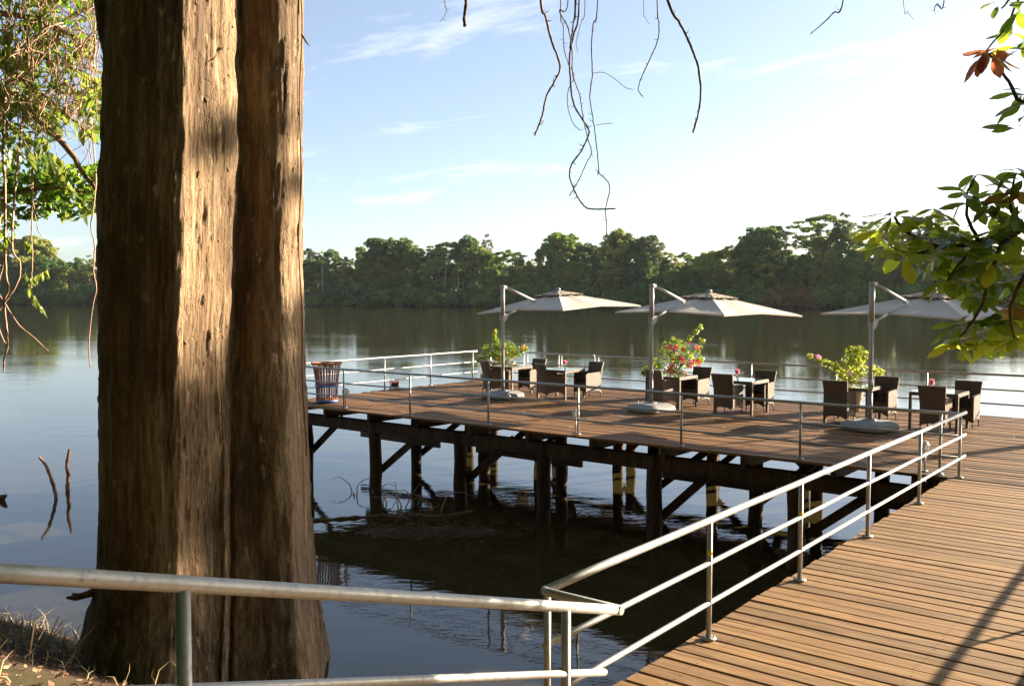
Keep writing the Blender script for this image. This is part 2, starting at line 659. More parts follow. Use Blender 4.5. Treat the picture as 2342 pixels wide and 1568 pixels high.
mb = MB()
cx_ = [-420 + i * 12 for i in range(71)]
rows = [(-2, -2.6), (1, -1.2), (5, 0.5), (16, 3.0), (20, 10.0), (40, 17.0), (160, 21.0)]
vv = []
for dy, z in rows:
    for X in cx_:
        x, y = c2w(X, bank_Y(X) + dy + 2.0 * noise.noise((X * 0.05, dy * 0.1, 0)))
        vv.append((x, y, z + (1.5 * noise.noise((X * 0.04, dy * 0.05, 5)) if dy > 8 else 0)))
n = len(cx_)
mb.add(vv, [(j * n + i, j * n + i + 1, (j + 1) * n + i + 1, (j + 1) * n + i) for j in range(len(rows) - 1) for i in range(n - 1)], 0, True)
tag(mb.build('far_bank', M['farsoil']), kind='structure')


# ------------------------------------------------------------------ rainforest on the far bank
def rvec(r=R):
    while True:
        v = Vector((r.uniform(-1, 1), r.uniform(-1, 1), r.uniform(-1, 1)))
        if 0.05 < v.length <= 1:
            return v


def leaf_cloud(mb, c, rx, rz, count, size, r, shell=0.55, flat=0.0):
    """leaf-clump faces spread through the outer part of an ellipsoid"""
    for _ in range(count):
        d = rvec(r).normalized()
        k = shell + (1 - shell) * r.random() ** 0.6
        if d.z < -0.35 and r.random() < 0.6:
            d.z = -d.z
        p = Vector((c[0] + d.x * rx * k, c[1] + d.y * rx * k, c[2] + d.z * rz * k))
        nrm = (d + rvec(r) * 0.75 + Vector((0, 0, flat))).normalized()
        a = nrm.orthogonal().normalized()
        a = Matrix.Rotation(r.uniform(0, 6.28), 3, nrm) @ a
        b = nrm.cross(a)
        s = size * r.uniform(0.6, 1.35)
        mb.add([p - a * s * 0.5, p + b * s * 0.42 - a * s * 0.1, p + a * s * 0.55, p - b * s * 0.42 + a * s * 0.1], [(0, 1, 2, 3)])


def proto(kind, seed):
    r = random.Random(seed)
    crown, trunk = MB(), MB()
    if kind == 'dome':          # broad rounded crown, foliage far down
        for i in range(72):
            a, q = r.uniform(0, 6.28), math.sqrt(r.random())
            R_ = 6.0 * q
            low = (r.random() < 0.45) * r.uniform(2, 15)
            z = 20.8 - 5.5 * q * q + r.uniform(-1.8, 0.8) - low
            leaf_cloud(crown, (R_ * math.cos(a), R_ * math.sin(a), max(2, z)), r.uniform(1.0, 1.9), r.uniform(0.7, 1.35), 100, 0.72, r)
        H = 17
    elif kind == 'umbrella':    # flat open layered crown on a bare trunk
        for i in range(24):
            a, q = r.uniform(0, 6.28), math.sqrt(r.random())
            R_ = 6.6 * q
            z = 24 - 2.4 * q * q + r.uniform(-1.4, 0.5) - (r.random() < 0.25) * 2.6
            leaf_cloud(crown, (R_ * math.cos(a), R_ * math.sin(a), z), r.uniform(1.2, 2.1), r.uniform(0.45, 0.8), 95, 0.6, r, 0.3, 0.6)
        for i in range(24):
            a, q = r.uniform(0, 6.28), math.sqrt(r.random())
            leaf_cloud(crown, (4.2 * q * math.cos(a), 4.2 * q * math.sin(a), r.uniform(3, 17)), r.uniform(1.2, 2.0), r.uniform(0.8, 1.4), 90, 0.72, r)
        H = 22
    elif kind == 'column':      # narrow tall crown clad in creepers
        for i in range(52):
            h = r.random()
            R_ = (3.6 - 1.9 * h) * math.sqrt(r.random())
            a = r.uniform(0, 6.28)
            leaf_cloud(crown, (R_ * math.cos(a), R_ * math.sin(a), 3 + 18.5 * h), r.uniform(1.1, 1.9), r.uniform(1.0, 1.9), 100, 0.68, r)
        H = 19
    elif kind == 'feather':     # thin see-through emergent
        for i in range(30):
            a, q = r.uniform(0, 6.28), math.sqrt(r.random())
            R_ = 5.2 * q
            z = 23.5 - 3.8 * q + r.uniform(-4.5, 1.2)
            leaf_cloud(crown, (R_ * math.cos(a), R_ * math.sin(a), z), r.uniform(0.8, 1.5), r.uniform(0.5, 0.9), 48, 0.5, r, 0.2)
        H = 21
    else:                       # bush at the water's edge
        for i in range(22):
            a, q = r.uniform(0, 6.28), math.sqrt(r.random())
            R_ = 4.4 * q
            z = (4.6 - 3.6 * q * q) * r.uniform(0.35, 1.0)
            leaf_cloud(crown, (R_ * math.cos(a), R_ * math.sin(a), z), r.uniform(1.0, 1.7), r.uniform(0.8, 1.4), 85, 0.62, r)
        H = 3.5
    tr = 0.30 if kind != 'bush' else 0.12
    lean = r.uniform(-0.8, 0.8)
    trunk.tube([(0, 0, -2), (lean * 0.2, 0, H * 0.35), (lean * 0.6, 0.2, H * 0.7), (lean, 0, H)], [tr * 1.6, tr * 1.15, tr * 0.9, tr * 0.45], 6)
    if kind != 'bush':
        for i in range(6):
            a = r.uniform(0, 6.28)
            z0 = H * r.uniform(0.62, 0.9)
            L = r.uniform(2.5, 4.8) * (0.5 if kind == 'column' else 1)
            trunk.tube([(lean * z0 / H, 0, z0), (lean + math.cos(a) * L * 0.5, math.sin(a) * L * 0.5, z0 + L * 0.35),
                        (lean + math.cos(a) * L, math.sin(a) * L, z0 + L * 0.6)], [tr * 0.5, tr * 0.35, tr * 0.15], 5)
    return crown, trunk


PROT = {}
for kind, mats, seeds in (('dome', ('for_dark', 'for_mid', 'for_lite'), (1, 2)), ('umbrella', ('for_mid', 'for_lite', 'for_grey'), (3,)),
                          ('column', ('for_dark', 'for_mid', 'for_rust'), (5, 6)), ('feather', ('for_grey', 'for_lite'), (8, 9)), ('bush', ('for_dark', 'for_mid', 'for_rust'), (11, 12))):
    PROT[kind] = []
    for sd in seeds:
        cr_, tk_ = proto(kind, sd)
        tm = tk_.mesh('trunk', M['paletrunk'])
        for mt in mats:
            PROT[kind].append((mt, cr_.mesh('crown', M[mt]), tm))


ZONES = ((232, 'left of the big trunk'), (690, 'behind the big trunk'), (1000, 'between big trunk and leftmost parasol'), (1280, 'beyond the leftmost parasol'), (1440, 'left of the middle parasol'),
         (1640, 'beyond the middle parasol'), (1890, 'right of the middle parasol'), (2010, 'beyond the rightmost parasol mast'), (9999, 'behind the almond leaves'))


def zone(px):
    return next(n_ for lim, n_ in ZONES if px < lim)


LOOK = {'for_dark': 'dark green', 'for_mid': 'mid green', 'for_lite': 'pale olive', 'for_grey': 'greyish', 'for_rust': 'rusty brown'}
SHAPE = {'dome': 'round-crowned tree', 'umbrella': 'flat-topped tree', 'column': 'creeper-clad narrow tree', 'feather': 'thin feathery tree', 'bush': 'bush'}


def far_tree(X, Y, height, kind, label, group, mat=None, width=1.0, rr=R):
    cand = [p for p in PROT[kind] if (mat is None and p[0] != 'for_rust') or p[0] == mat]
    mt, cm, tm = rr.choice(cand)
    if label.startswith('auto'):
        label = LOOK[mt] + ' ' + SHAPE[kind] + label[4:]
    x, y = c2w(X, Y)
    z0 = 0.0 if kind != 'bush' else -1.6
    nat = {'dome': 22.5, 'umbrella': 25.2, 'column': 23, 'feather': 25.5, 'bush': 5.8}[kind]
    s = height / nat
    t = thing('riverside_bush' if kind == 'bush' else 'rainforest_tree', label, 'bush' if kind == 'bush' else 'tree', (x, y, z0), rr.uniform(0, 6.28), group)
    t.scale = (s * width, s * width, s)
    link('trunk', tm, t)
    link('crown', cm, t)
    return t


TL = [(-60, 560), (0, 545), (61, 535), (100, 548), (129, 577), (170, 574), (240, 578), (330, 565), (430, 560), (560, 566), (640, 556), (700, 550), (735, 553), (765, 574),
      (790, 577), (820, 560), (850, 546), (878, 538), (905, 540), (940, 550), (970, 566), (984, 574), (1000, 554), (1035, 554), (1066, 544), (1090, 550),
      (1110, 532), (1135, 568), (1200, 573), (1230, 566), (1262, 545), (1288, 525), (1315, 540), (1330, 547), (1376, 552), (1402, 531), (1435, 530), (1455, 545), (1478, 532),
      (1500, 545), (1527, 560), (1575, 568), (1604, 574), (1629, 560), (1671, 556), (1710, 515), (1748, 508), (1783, 504), (1815, 515), (1850, 494), (1878, 487), (1938, 476),
      (1977, 510), (2008, 492), (2060, 498), (2100, 490), (2140, 492), (2190, 520), (2240, 545), (2300, 562), (2342, 566), (2420, 560), (2700, 555)]


def top_px(px):
    for (a, ya), (b, yb) in zip(TL, TL[1:]):
        if px <= b:
            return ya + (yb - ya) * (px - a) / (b - a)
    return TL[-1][1]


def tree_at(px, dy, drop, kind, label, group, mat=None, width=1.0, top=None):
    """a tree behind the waterline by dy metres; its top `drop` photo pixels under the skyline"""
    a = (px - CX) / F
    X = a * 400
    for _ in range(6):
        Y = bank_Y(X) + dy
        X = a * Y
    ty = (top if top is not None else top_px(px)) + drop
    H = (HC + (678 - ty) / F * Y) * 1.05
    return far_tree(X, Y, max(H, 6), kind, label, group, mat, width)


G1 = 'rainforest trees along the far bank'
# the crowns that can be told apart
named = [
    (61, 14, 0, 'dome', 'broad dome-crowned tree on the far bank at the left edge, left of the big trunk', 'for_lite', 1.35),
    (878, 12, 2, 'dome', 'wide dark dome-crowned tree, first high crown right of the big trunk', 'for_dark', 1.25),
    (925, 15, 4, 'dome', 'rounded olive crown leaning on the dark domed tree', 'for_mid', 1.0),
    (1012, 12, 0, 'umbrella', 'flat-topped layered tree with a pale stem, above the first parasol’s left tip', 'for_lite', 1.0),
    (1068, 16, 0, 'dome', 'dark round crown below the thin bare-looking tree', 'for_dark', 0.9),
    (1110, 24, -2, 'feather', 'thin see-through tree sticking up over the first parasol', 'for_grey', 0.6),
    (1288, 14, 0, 'dome', 'tall pointed green crown standing between first and second parasols', 'for_mid', 0.85),
    (1415, 12, 0, 'dome', 'tall pale green crown behind the vine that hangs lowest', 'for_lite', 0.95),
    (1478, 18, 0, 'dome', 'dark crown above the second parasol mast', 'for_dark', 0.7),
    (1500, 10, 4, 'feather', 'slender thin-crowned tree over the second parasol mast', 'for_grey', 0.35),
    (1708, 13, 4, 'column', 'dark creeper-clad column tree at the left end of the high right-hand trees', 'for_dark', 1.2),
    (1748, 12, 2, 'dome', 'massive dark crown above the right tip of the middle parasol', 'for_dark', 1.0),
    (1793, 14, 2, 'feather', 'open crown between the massive dark tree and the flat-topped one', 'for_grey', 1.0),
    (1868, 15, 2, 'umbrella', 'tall flat-topped tree with sky showing under its crown', 'for_mid', 1.05),
    (1942, 16, 0, 'feather', 'tallest feathery pale tree on the right, above the third parasol', 'for_grey', 1.15),
    (2015, 15, 2, 'feather', 'feathery tree just left of the near almond leaves', 'for_grey', 0.8),
    (2110, 15, 2, 'umbrella', 'flat-topped tree partly hidden behind the near almond leaves', 'for_mid', 1.0),
]
for px, dy, drop, kind, label, mat, w in named:
    tree_at(px, dy, drop, kind, label, None, mat, w)
# the many others
px = -70.0
while px < 2440:
    tree_at(px, R.uniform(12, 22), R.uniform(2, 20) + (R.uniform(22, 50) if 1775 < px < 2150 else 0), R.choice(['dome', 'feather', 'column', 'dome', 'umbrella', 'umbrella']),
            'auto on the far skyline, ' + zone(px), G1, None, R.uniform(0.75, 1.0))
    px += R.uniform(20, 30)
px = -70.0
while px < 2440:
    f = R.uniform(0.26, 0.50) + (0.08 if 1775 < px < 2150 else 0)
    tp = top_px(px)
    tree_at(px, R.uniform(5, 10), f * (690 - tp), R.choice(['dome', 'column', 'column', 'dome', 'dome']),
            'auto low on the far bank, ' + zone(px), G1, None, R.uniform(0.85, 1.15))
    px += R.uniform(18, 27)
for px, wd, lb_ in ((1782, 0.9, 'left of its brown neighbours'), (1812, 1.1, 'tallest in the brown patch'), (1848, 1.0, 'at the right end of the brown patch')):
    a = (px - CX) / F
    X = a * 300
    for _ in range(5):
        X = a * (bank_Y(X) + 1)
    far_tree(X, bank_Y(X) + 1, {0.9: 8.5, 1.1: 12.5, 1.0: 10.0}[wd], 'bush', 'dry brown creeper-hung bush at the far waterline, ' + lb_, 'dry brown bushes', 'for_rust', wd)
px = -80.0
while px < 2440:
    a = (px - CX) / F
    X = a * 400
    dy = R.uniform(-1.5, 4.0)
    for _ in range(5):
        X = a * (bank_Y(X) + dy)
    if not 1765 < px < 1880:
        far_tree(X, bank_Y(X) + dy, R.uniform(6, 14), 'bush', 'leafy bush overhanging the far waterline, ' + zone(px), 'bushes at the far waterline', None, R.uniform(0.7, 1.2))
    px += R.uniform(13, 22)

# pale straight stems that stand out
for px, y0, y1, w in ((1016, 610, 690, 1), (1046, 620, 682, 1), (1092, 640, 700, 1), (1922, 560, 640, 1.5), (1910, 575, 640, 1.2), (1650, 640, 690, 1), (735, 600, 640, 1)):
    Y = 400 if px < 1200 else 285
    Xc = (px - CX) / F * Y
    Y = bank_Y(Xc) + 2
    mb = MB()
    p0, p1 = at(px, y1, Y), at(px + 3, y0, Y)
    p0.z = -1
    mb.tube([p0, (p0 + p1) / 2 + Vector((0.3, 0, 0)), p1], [0.35 * w, 0.3 * w, 0.15], 6)
    leafs = MB()
    leaf_cloud(leafs, p1, 2.2, 1.2, 160, 0.6, R)
    t = thing('pale_stemmed_tree', 'slim tree with bare pale trunk ' + {1016: 'below the dark dome right of the big trunk', 1046: 'below the flat-topped layered tree', 1092: 'just left of the leftmost parasol mast', 1922: 'in sunlight above the rightmost parasol', 1910: 'leaning beside the sunlit stem over the rightmost parasol', 1650: 'over the middle parasol', 735: 'close to the right edge of the big trunk'}[px], 'tree', (0, 0, 0), 0, 'pale-stemmed trees')
    mb.build('trunk', M['paletrunk'], t)
    leafs.build('crown', M['for_mid'], t)

# ------------------------------------------------------------------ pier deck
X0, X1, Y0, Y1 = -18.68, 3.2, 14.28, 22.3
PITCH_B, PW = 0.1706, 0.158


def plank_mesh(L, w, th=0.045, b=0.009):
    mb = MB()
    h = w / 2
    prof = [(-h, -th), (h, -th), (h, -b), (h - b, 0), (-h + b, 0), (-h, -b)]
    mb.prism(prof, -L / 2, L / 2, 'yz')
    mb.f[0] = tuple(reversed(mb.f[0]))
    return mb


pier = thing('timber_pier', 'timber pier deck on dark piles over the river, set with parasols and tables', 'pier', (0, 0, 0))
rows_n = int(round((Y1 - Y0) / PITCH_B))
pm = {}
for L in (3.0, 3.5, 3.8, 4.1):
    me = plank_mesh(L - 0.006, PW, 0.045, 0.012).mesh('plank', M['deckplank'])
    pm[L] = me
for j in range(rows_n):
    x = X0 + R.uniform(-0.10, 0.06)
    y = Y0 + (j + 0.5) * PITCH_B
    while x < X1:
        L = R.choice((3.0, 3.5, 3.8, 3.8, 4.1, 4.1))
        o = link('plank', pm[L], pier, (x + L / 2, y + R.uniform(-0.003, 0.003), R.uniform(-0.009, 0.0)), (R.uniform(-0.02, 0.02), 0, R.uniform(-0.0012, 0.0012)))
        x += L
# joists, bearers, piles
x = -18.4
while x < 3.2:
    mb = MB()
    mb.box((x, (Y0 + Y1) / 2 - 0.02, -0.150), (0.09, Y1 - Y0 - 0.12, 0.20))
    mb.build('joist', M['timber'], pier)
    x += 1.5
for y in (14.62, 17.2, 20.0, 21.95):
    mb = MB()
    mb.box(((X0 + X1) / 2, y, -0.385), (X1 - X0 - 0.3, 0.20, 0.26))
    mb.build('bearer', M['timber'], pier)


def pile_mesh(r0, seed):
    rr = random.Random(seed)
    mb = MB()
    zs = [-3.4, -2.2, -1.85, -1.4, -0.9, -0.5, -0.256]
    mb.tube([(rr.uniform(-.015, .015), rr.uniform(-.015, .015), z) for z in zs], [r0 * rr.uniform(.94, 1.08) for _ in zs], 12)
    return mb.mesh('pile', M['timber'])


pmesh = [pile_mesh(0.135, s) for s in (1, 2, 3)]
fr = [-17.9, -15.5, -12.9, -10.7, -8.22, -5.6, -3.0, -0.4, 2.3]
for x in fr:
    link('pile', R.choice(pmesh), pier, (x, 14.62, 0), (0, 0, R.uniform(0, 6)))
for x in (-16.7, -14.4, -12.1, -9.7, -7.4, -5.0, -2.4, 0.2, 2.6):
    link('pile', R.choice(pmesh), pier, (x, 17.2, 0), (0, 0, R.uniform(0, 6)))
for x in (-17.3, -14.8, -12.3, -9.7, -7.2, -4.8, -2.3, 0.2, 2.6):
    link('pile', R.choice(pmesh), pier, (x, 20.0, 0), (0, 0, R.uniform(0, 6)))
for x in (-18.0, -15.6, -13.1, -10.6, -8.2, -5.6, -3, 0):
    link('pile', R.choice(pmesh), pier, (x, 21.95, 0), (0, 0, R.uniform(0, 6)))
for a, b in ((-18.6, -15.7), (-14.5, -11.4), (-9.6, -6.9), (-5.2, -2.2)):
    mb = MB()
    mb.bar((a, 17.03, -1.10), (b, 17.02, -1.12), 0.06, 0.16)
    mb.build('waler', M['greyboard'], pier)
for x0_, y0_, z0_, x1_, y1_, z1_ in ((-18.0, 14.80, -1.25, -16.8, 14.80, -0.3), (-12.9, 14.80, -1.35, -11.6, 14.80, -0.3), (-8.22, 14.80, -1.45, -7.0, 14.80, -0.3),
                                     (-15.5, 14.80, -1.4, -14.0, 14.80, -0.3), (-16.7, 17.36, -1.5, -15.0, 17.36, -0.3), (-12.1, 17.36, -1.5, -13.5, 17.36, -0.3), (-7.4, 17.36, -1.5, -6.0, 17.36, -0.3),
                                     (-12.3, 20.16, -1.5, -11.0, 20.16, -0.3), (-9.7, 20.16, -1.5, -8.3, 20.16, -0.3), (-5.6, 14.80, -1.4, -4.2, 14.80, -0.3), (-14.4, 17.36, -1.5, -12.9, 17.36, -0.3), (-9.7, 17.36, -1.5, -8.2, 17.36, -0.3), (-14.8, 20.16, -1.5, -13.4, 20.16, -0.3), (-7.2, 20.16, -1.5, -8.6, 20.16, -0.3), (-4.8, 20.16, -1.5, -6.0, 20.16, -0.3)):
    mb = MB()
    mb.bar((x0_, y0_, z0_), (x1_, y1_, z1_), 0.06, 0.15)
    mb.build('brace', M['timber'], pier)

# ------------------------------------------------------------------ walkway
walk = thing('walkway', 'wooden walkway of wide sunlit boards leading from the bank to the pier', 'walkway', (0, 0, 0))
WX0, WX1 = -3.22, -0.12
me = [plank_mesh(WX1 - WX0, 0.163 + dw).mesh('plank', M['plank']) for dw in (0, -0.004, 0.003)]
y = 4.10
while y < Y0 - 0.1:
    link('plank', R.choice(me), walk, ((WX0 + WX1) / 2 + R.uniform(-0.012, 0.012), y + 0.085, R.uniform(-0.007, 0.0)),
         (R.uniform(-0.012, 0.012), 0, R.uniform(-0.003, 0.003)))
    y += 0.1745
sc_ = MB()
for k in range(58):
    yy = 4.10 + k * 0.1745
    for x in (-2.95, -1.7, -0.4):
        for dy in (0.04, 0.125):
            cx_s, cy_s = x + R.uniform(-0.012, 0.012), yy + dy + R.uniform(-0.008, 0.008)
            sc_.add([(cx_s + 0.0065 * math.cos(a * 1.047), cy_s + 0.0065 * math.sin(a * 1.047), 0.0015) for a in range(6)], [(0, 1, 2, 3, 4, 5)])
sc_.build('screws', M['black'], walk, 'stuff')
for x in (-2.95, -1.7, -0.4):
    mb = MB()
    mb.box((x, 9.15, -0.150), (0.09, 10.0, 0.20))
    mb.build('joist', M['timber'], walk)
for y in (5.2, 7.6, 10.0, 12.3):
    mb = MB()
    mb.box((-1.67, y, -0.36), (2.9, 0.16, 0.22))
    mb.build('bearer', M['timber'], walk)
    for x in (-2.75, -0.55):
        link('pile', R.choice(pmesh), walk, (x, y, 0.0), (0, 0, R.uniform(0, 6)))

# ------------------------------------------------------------------ entrance ramp
ramp = thing('entrance_ramp', 'short sloping board ramp from the bank down to the walkway', 'ramp', (0, 0, 0))
rm = plank_mesh(2.4, 0.163).mesh('plank', M['plank'])
sl_ = 0.97 / 3.2
yy = 0.95
while yy < 4.05:
    link('plank', rm, ramp, (-1.35, yy + 0.1, (4.1 - yy - 0.1) * sl_ + 0.005 + R.uniform(-0.004, 0)), (-math.atan(sl_), 0, R.uniform(-0.003, 0.003)))
    yy += 0.1745
for x in (-2.45, -0.25):
    mb = MB()
    mb.bar((x, 0.95, 0.81), (x, 4.05, -0.14), 0.08, 0.2)
    mb.build('joist', M['timber'], ramp)


# ------------------------------------------------------------------ railings
def rail_post(parent, x, y, z0, z1, r=0.021):
    mb = MB()
    mb.tube([(x, y, z0), (x, y, z1)], r, 10)
    p = mb.build('post', M['steel'], parent)
    fb = MB()
    fb.lathe([(0, 0.012), (0.055, 0.012), (0.058, 0.009), (0.058, 0.0)], (x, y, z0), 12)
    for a in range(4):
        fb.box((x + 0.042 * math.cos(a * 1.57 + .78), y + 0.042 * math.sin(a * 1.57 + .78), z0 + 0.016), (0.014, 0.014, 0.012))
    fb.build('base_plate', M['steel'], p)
    return p


def rails(parent, pa, pb, heights=(0.91, 0.585, 0.275), rad_=(0.026, 0.019, 0.019)):
    pa, pb = Vector(pa), Vector(pb)
    for i, (h_, r_) in enumerate(zip(heights, rad_)):
        mb = MB()
        n_ = 14
        pts = []
        for k in range(n_ + 1):
            p = pa.lerp(pb, k / n_) + Vector((0, 0, h_))
            if 0 < k < n_:
                p.z += R.uniform(-0.003, 0.003)
            pts.append(p)
        mb.tube(pts, r_, 10)
        mb.build('top_rail' if i == 0 else 'middle_rail', M['steel'], parent)


rl = thing('front_railing', 'three-bar steel railing along the front edge of the pier', 'railing')
FY = 14.42
rails(rl, (-18.55, FY, 0), (-3.12, FY, 0))
for x in (-18.5, -16.33, -14.18, -11.96, -9.76, -7.59, -5.47, -3.38):
    rail_post(rl, x, FY, 0.004, 0.90)

rl = thing('side_railing', 'sunlit steel railing on the left end of the pier by the slatted basket', 'railing')
rails(rl, (-18.58, 14.55, 0), (-18.58, 21.85, 0))
for y in (15.9, 17.9, 19.75, 21.65):
    rail_post(rl, -18.58, y, 0.004, 0.90)

rl = thing('far_railing', 'steel railing along the river side of the pier behind the tables', 'railing')
for a, b in ((-18.3, -17.0), (-16.86, -14.45), (-14.32, 3.0)):
    rails(rl, (a, 22.17, 0), (b, 22.17, 0))
for x in (-18.3, -17.0, -16.86, -15.70, -15.60, -14.45, -14.32, -11.9, -9.71, -7.56, -5.51, -3.4, -1.3, 0.8, 2.9):
    rail_post(rl, x, 22.17, 0.004, 0.90)

rl = thing('walkway_railing', 'bright steel railing down the water side of the walkway', 'railing')
RX = -3.10
rails(rl, (RX, 4.24, 0), (RX, 14.66, 0))
mb = MB()
mb.tube([(RX, 4.24, 0.91), (RX + 0.03, 4.226, 0.91), (RX + 0.53, 4.226, 0.91)], 0.026, 10)
mb.build('return_rail', M['steel'], rl)
for y in (4.27, 6.36, 8.21, 10.18, 12.22, 14.34):
    p = rail_post(rl, RX, y, 0.004, 0.90)
    if y == 8.21 or y == 6.36:
        mb = MB()
        mb.tube([(RX, y, 0.60 + 0.05 * (y < 7)), (RX, y, 0.64 + 0.05 * (y < 7))], 0.0218, 10)
        mb.build('yellow_tape', M['yellow'], p)

rl = thing('right_walkway_railing', 'steel railing on the landward right side of the walkway', 'railing')
rails(rl, (-0.25, 4.24, 0), (-0.25, 14.2, 0))
for y in (4.3, 6.3, 8.3, 10.3, 12.3, 14.1):
    rail_post(rl, -0.25, y, 0.004, 0.90)

rl = thing('ramp_handrail', 'dull grey steel handrail sloping down past the big trunk in the foreground', 'railing')
NX = -2.60
def ramp_z(y):
    return 0.905 + (4.23 - y) * 0.302
mb = MB()
mb.tube([(NX, y_, ramp_z(y_)) for y_ in (0.4, 1.2, 2.0, 2.8, 3.6, 4.25)], 0.027, 16)
mb.build('top_rail', M['steel'], rl)
for dh in (0.34, 0.64):
    mb = MB()
    mb.tube([(NX, y_, ramp_z(y_) - dh) for y_ in (0.4, 1.2, 2.0, 2.8, 3.6, 4.1)], 0.019, 12)
    mb.build('middle_rail', M['steel'], rl)
for y_ in (0.45, 1.62, 3.74):
    mb = MB()
    mb.tube([(NX, y_, ramp_z(y_) - 1.3), (NX, y_, ramp_z(y_))], 0.024, 14)
    mb.build('post', M['steel'], rl)


# ------------------------------------------------------------------ cantilever parasols
def make_parasol():
    t = thing('cantilever_parasol', '', 'parasol')
    b = MB()          # weighted base: chamfered low box with rounded corners
    def ring(h, z, cr_):
        pts = []
        for cx_, cy_, a0 in ((h - cr_, h - cr_, 0), (-h + cr_, h - cr_, 90), (-h + cr_, -h + cr_, 180), (h - cr_, -h + cr_, 270)):
            for k in range(4):
                a = rad(a0 + k * 30)
                pts.append((cx_ + cr_ * math.cos(a), cy_ + cr_ * math.sin(a), z))
        return pts
    rings = [ring(0.405, 0.012, 0.10), ring(0.425, 0.05, 0.11), ring(0.415, 0.125, 0.11), ring(0.31, 0.185, 0.10), ring(0.05, 0.20, 0.04)]
    pts = [p for r_ in rings for p in r_]
    n_ = 16
    fs = [(i * n_ + k, i * n_ + (k + 1) % n_, (i + 1) * n_ + (k + 1) % n_, (i + 1) * n_ + k) for i in range(4) for k in range(n_)]
    fs.append(tuple(4 * n_ + k for k in range(n_)))
    fs.append(tuple(reversed(range(n_))))
    b.add(pts, fs)
    b.build('base', M['base'], t)
    f = MB()
    f.lathe([(0.0, 0.225), (0.075, 0.225), (0.13, 0.205), (0.135, 0.19)], (0, 0, 0), 18)
    f.build('foot_plate', M['base'], t)
    k = MB()
    k.tube([(-0.2, -0.22, 0.18), (-0.2, -0.22, 0.24)], 0.016, 8)
    k.build('valve', M['base'], t)
    p = MB()
    p.tube([(0, 0, 0.2), (0, 0, 2.36)], 0.041, 16)
    p.build('pole', M['paintgrey'], t)
    p = MB()
    p.tube([(0, 0, 0.2), (0, 0, 0.72)], 0.046, 16)
    p.tube([(0, 0, 0.62), (0.05, -0.05, 0.62)], 0.018, 8)
    p.build('lower_collar', M['base'], t)
    p = MB()
    p.tube([(0.045, -0.03, 0.95), (0.085, -0.045, 0.93), (0.085, -0.05, 0.84), (0.055, -0.035, 0.78)], 0.012, 6)
    p.tube([(0.0, -0.03, 0.88), (0.075, -0.045, 0.88)], 0.022, 8)
    p.build('crank', M['base'], t)
    p = MB()
    p.tube([(0, 0, 2.12), (0, 0, 2.83)], 0.052, 16)
    p.build('mast_sleeve', M['paintgrey'], t)
    p = MB()
    p.lathe([(0.0, 2.885), (0.05, 2.885), (0.063, 2.875), (0.063, 2.815), (0.052, 2.81)], (0, 0, 0), 16)
    p.box((0, 0.075, 2.845), (0.07, 0.10, 0.07))
    p.build('mast_cap', M['paintgrey'], t)
    c0 = 2.12                     # centre of the canopy in front of the mast
    arm = MB()
    arm.tube([(0, 0.10, 2.84), (0, 1.13, 2.50)], 0.034, 12)
    arm.box((0, 1.14, 2.49), (0.07, 0.09, 0.08))
    arm.build('arm', M['paintgrey'], t)
    br = MB()
    br.prism([(-0.03, 1.98), (0.05, 1.95), (0.15, 2.05), (0.19, 2.16), (0.04, 2.15), (-0.03, 2.17)], -0.03, 0.03, 'yz')
    br.build('bracket', M['paintgrey'], t)
    rg = MB()
    rg.tube([(0, -0.055 - 0.055 * math.cos(a * 0.5236), 2.07 + 0.10 * math.sin(a * 0.5236)) for a in range(13)], 0.011, 6, cap=False)
    rg.build('handle', M['paintgrey'], t)
    st = MB()
    st.tube([(0, 0.12, 2.11), (0, 0.50, 2.25)], 0.022, 8)
    st.tube([(0, 0.50, 2.255), (0, 1.25, 2.43)], 0.013, 8)
    st.build('strut', M['paintgrey'], t)
    # canopy
    HS, ZA, ZC, ZM = 1.58, 2.70, 2.215, 2.275
    def edge(side, u):
        x_ = -HS + 2 * HS * u
        e = 1 - abs(2 * u - 1)
        inset = 0.06 * math.sin(math.pi * u)          # hem pulled in between the corners
        z_ = ZC + (ZM - ZC) * min(1, e * 1.0)
        q = HS - inset
        return [(x_, -q, z_), (q, x_, z_), (-x_, q, z_), (-q, -x_, z_)][side]
    cv = MB()
    NU, NV = 12, 8
    for side in range(4):
        top, bot = [], []
        for j in range(NV + 1):
            v_ = 0.20 + 0.80 * j / NV
            for i in range(NU + 1):
                ex, ey, ez = edge(side, i / NU)
                x_, y_ = ex * v_, ey * v_
                z_ = ZA + (ez - ZA) * v_
                tri = abs(math.sin(2 * math.pi * i / NU))
                z_ -= 0.035 * tri * math.sin(math.pi * v_)
                z_ += 0.008 * noise.noise((x_ * 4, y_ * 4, side))
                top.append((x_, y_ + c0, z_))
                bot.append((x_, y_ + c0, z_ - 0.006))
        w_ = NU + 1
        fs = [(j * w_ + i, j * w_ + i + 1, (j + 1) * w_ + i + 1, (j + 1) * w_ + i) for j in range(NV) for i in range(NU)]
        cv.add(top, fs, 0, True)
        cv.add(bot, [tuple(reversed(f_)) for f_ in fs], 0, True)
        hem_t = top[-w_:]
        hem = hem_t + [(a_, b_, c_ - 0.035) for a_, b_, c_ in hem_t]
        cv.add(hem, [(i, i + w_, i + w_ + 1, i + 1) for i in range(NU)], 0, True)
    can = cv.build('canopy', M['canvas'], t)
    vt = MB()
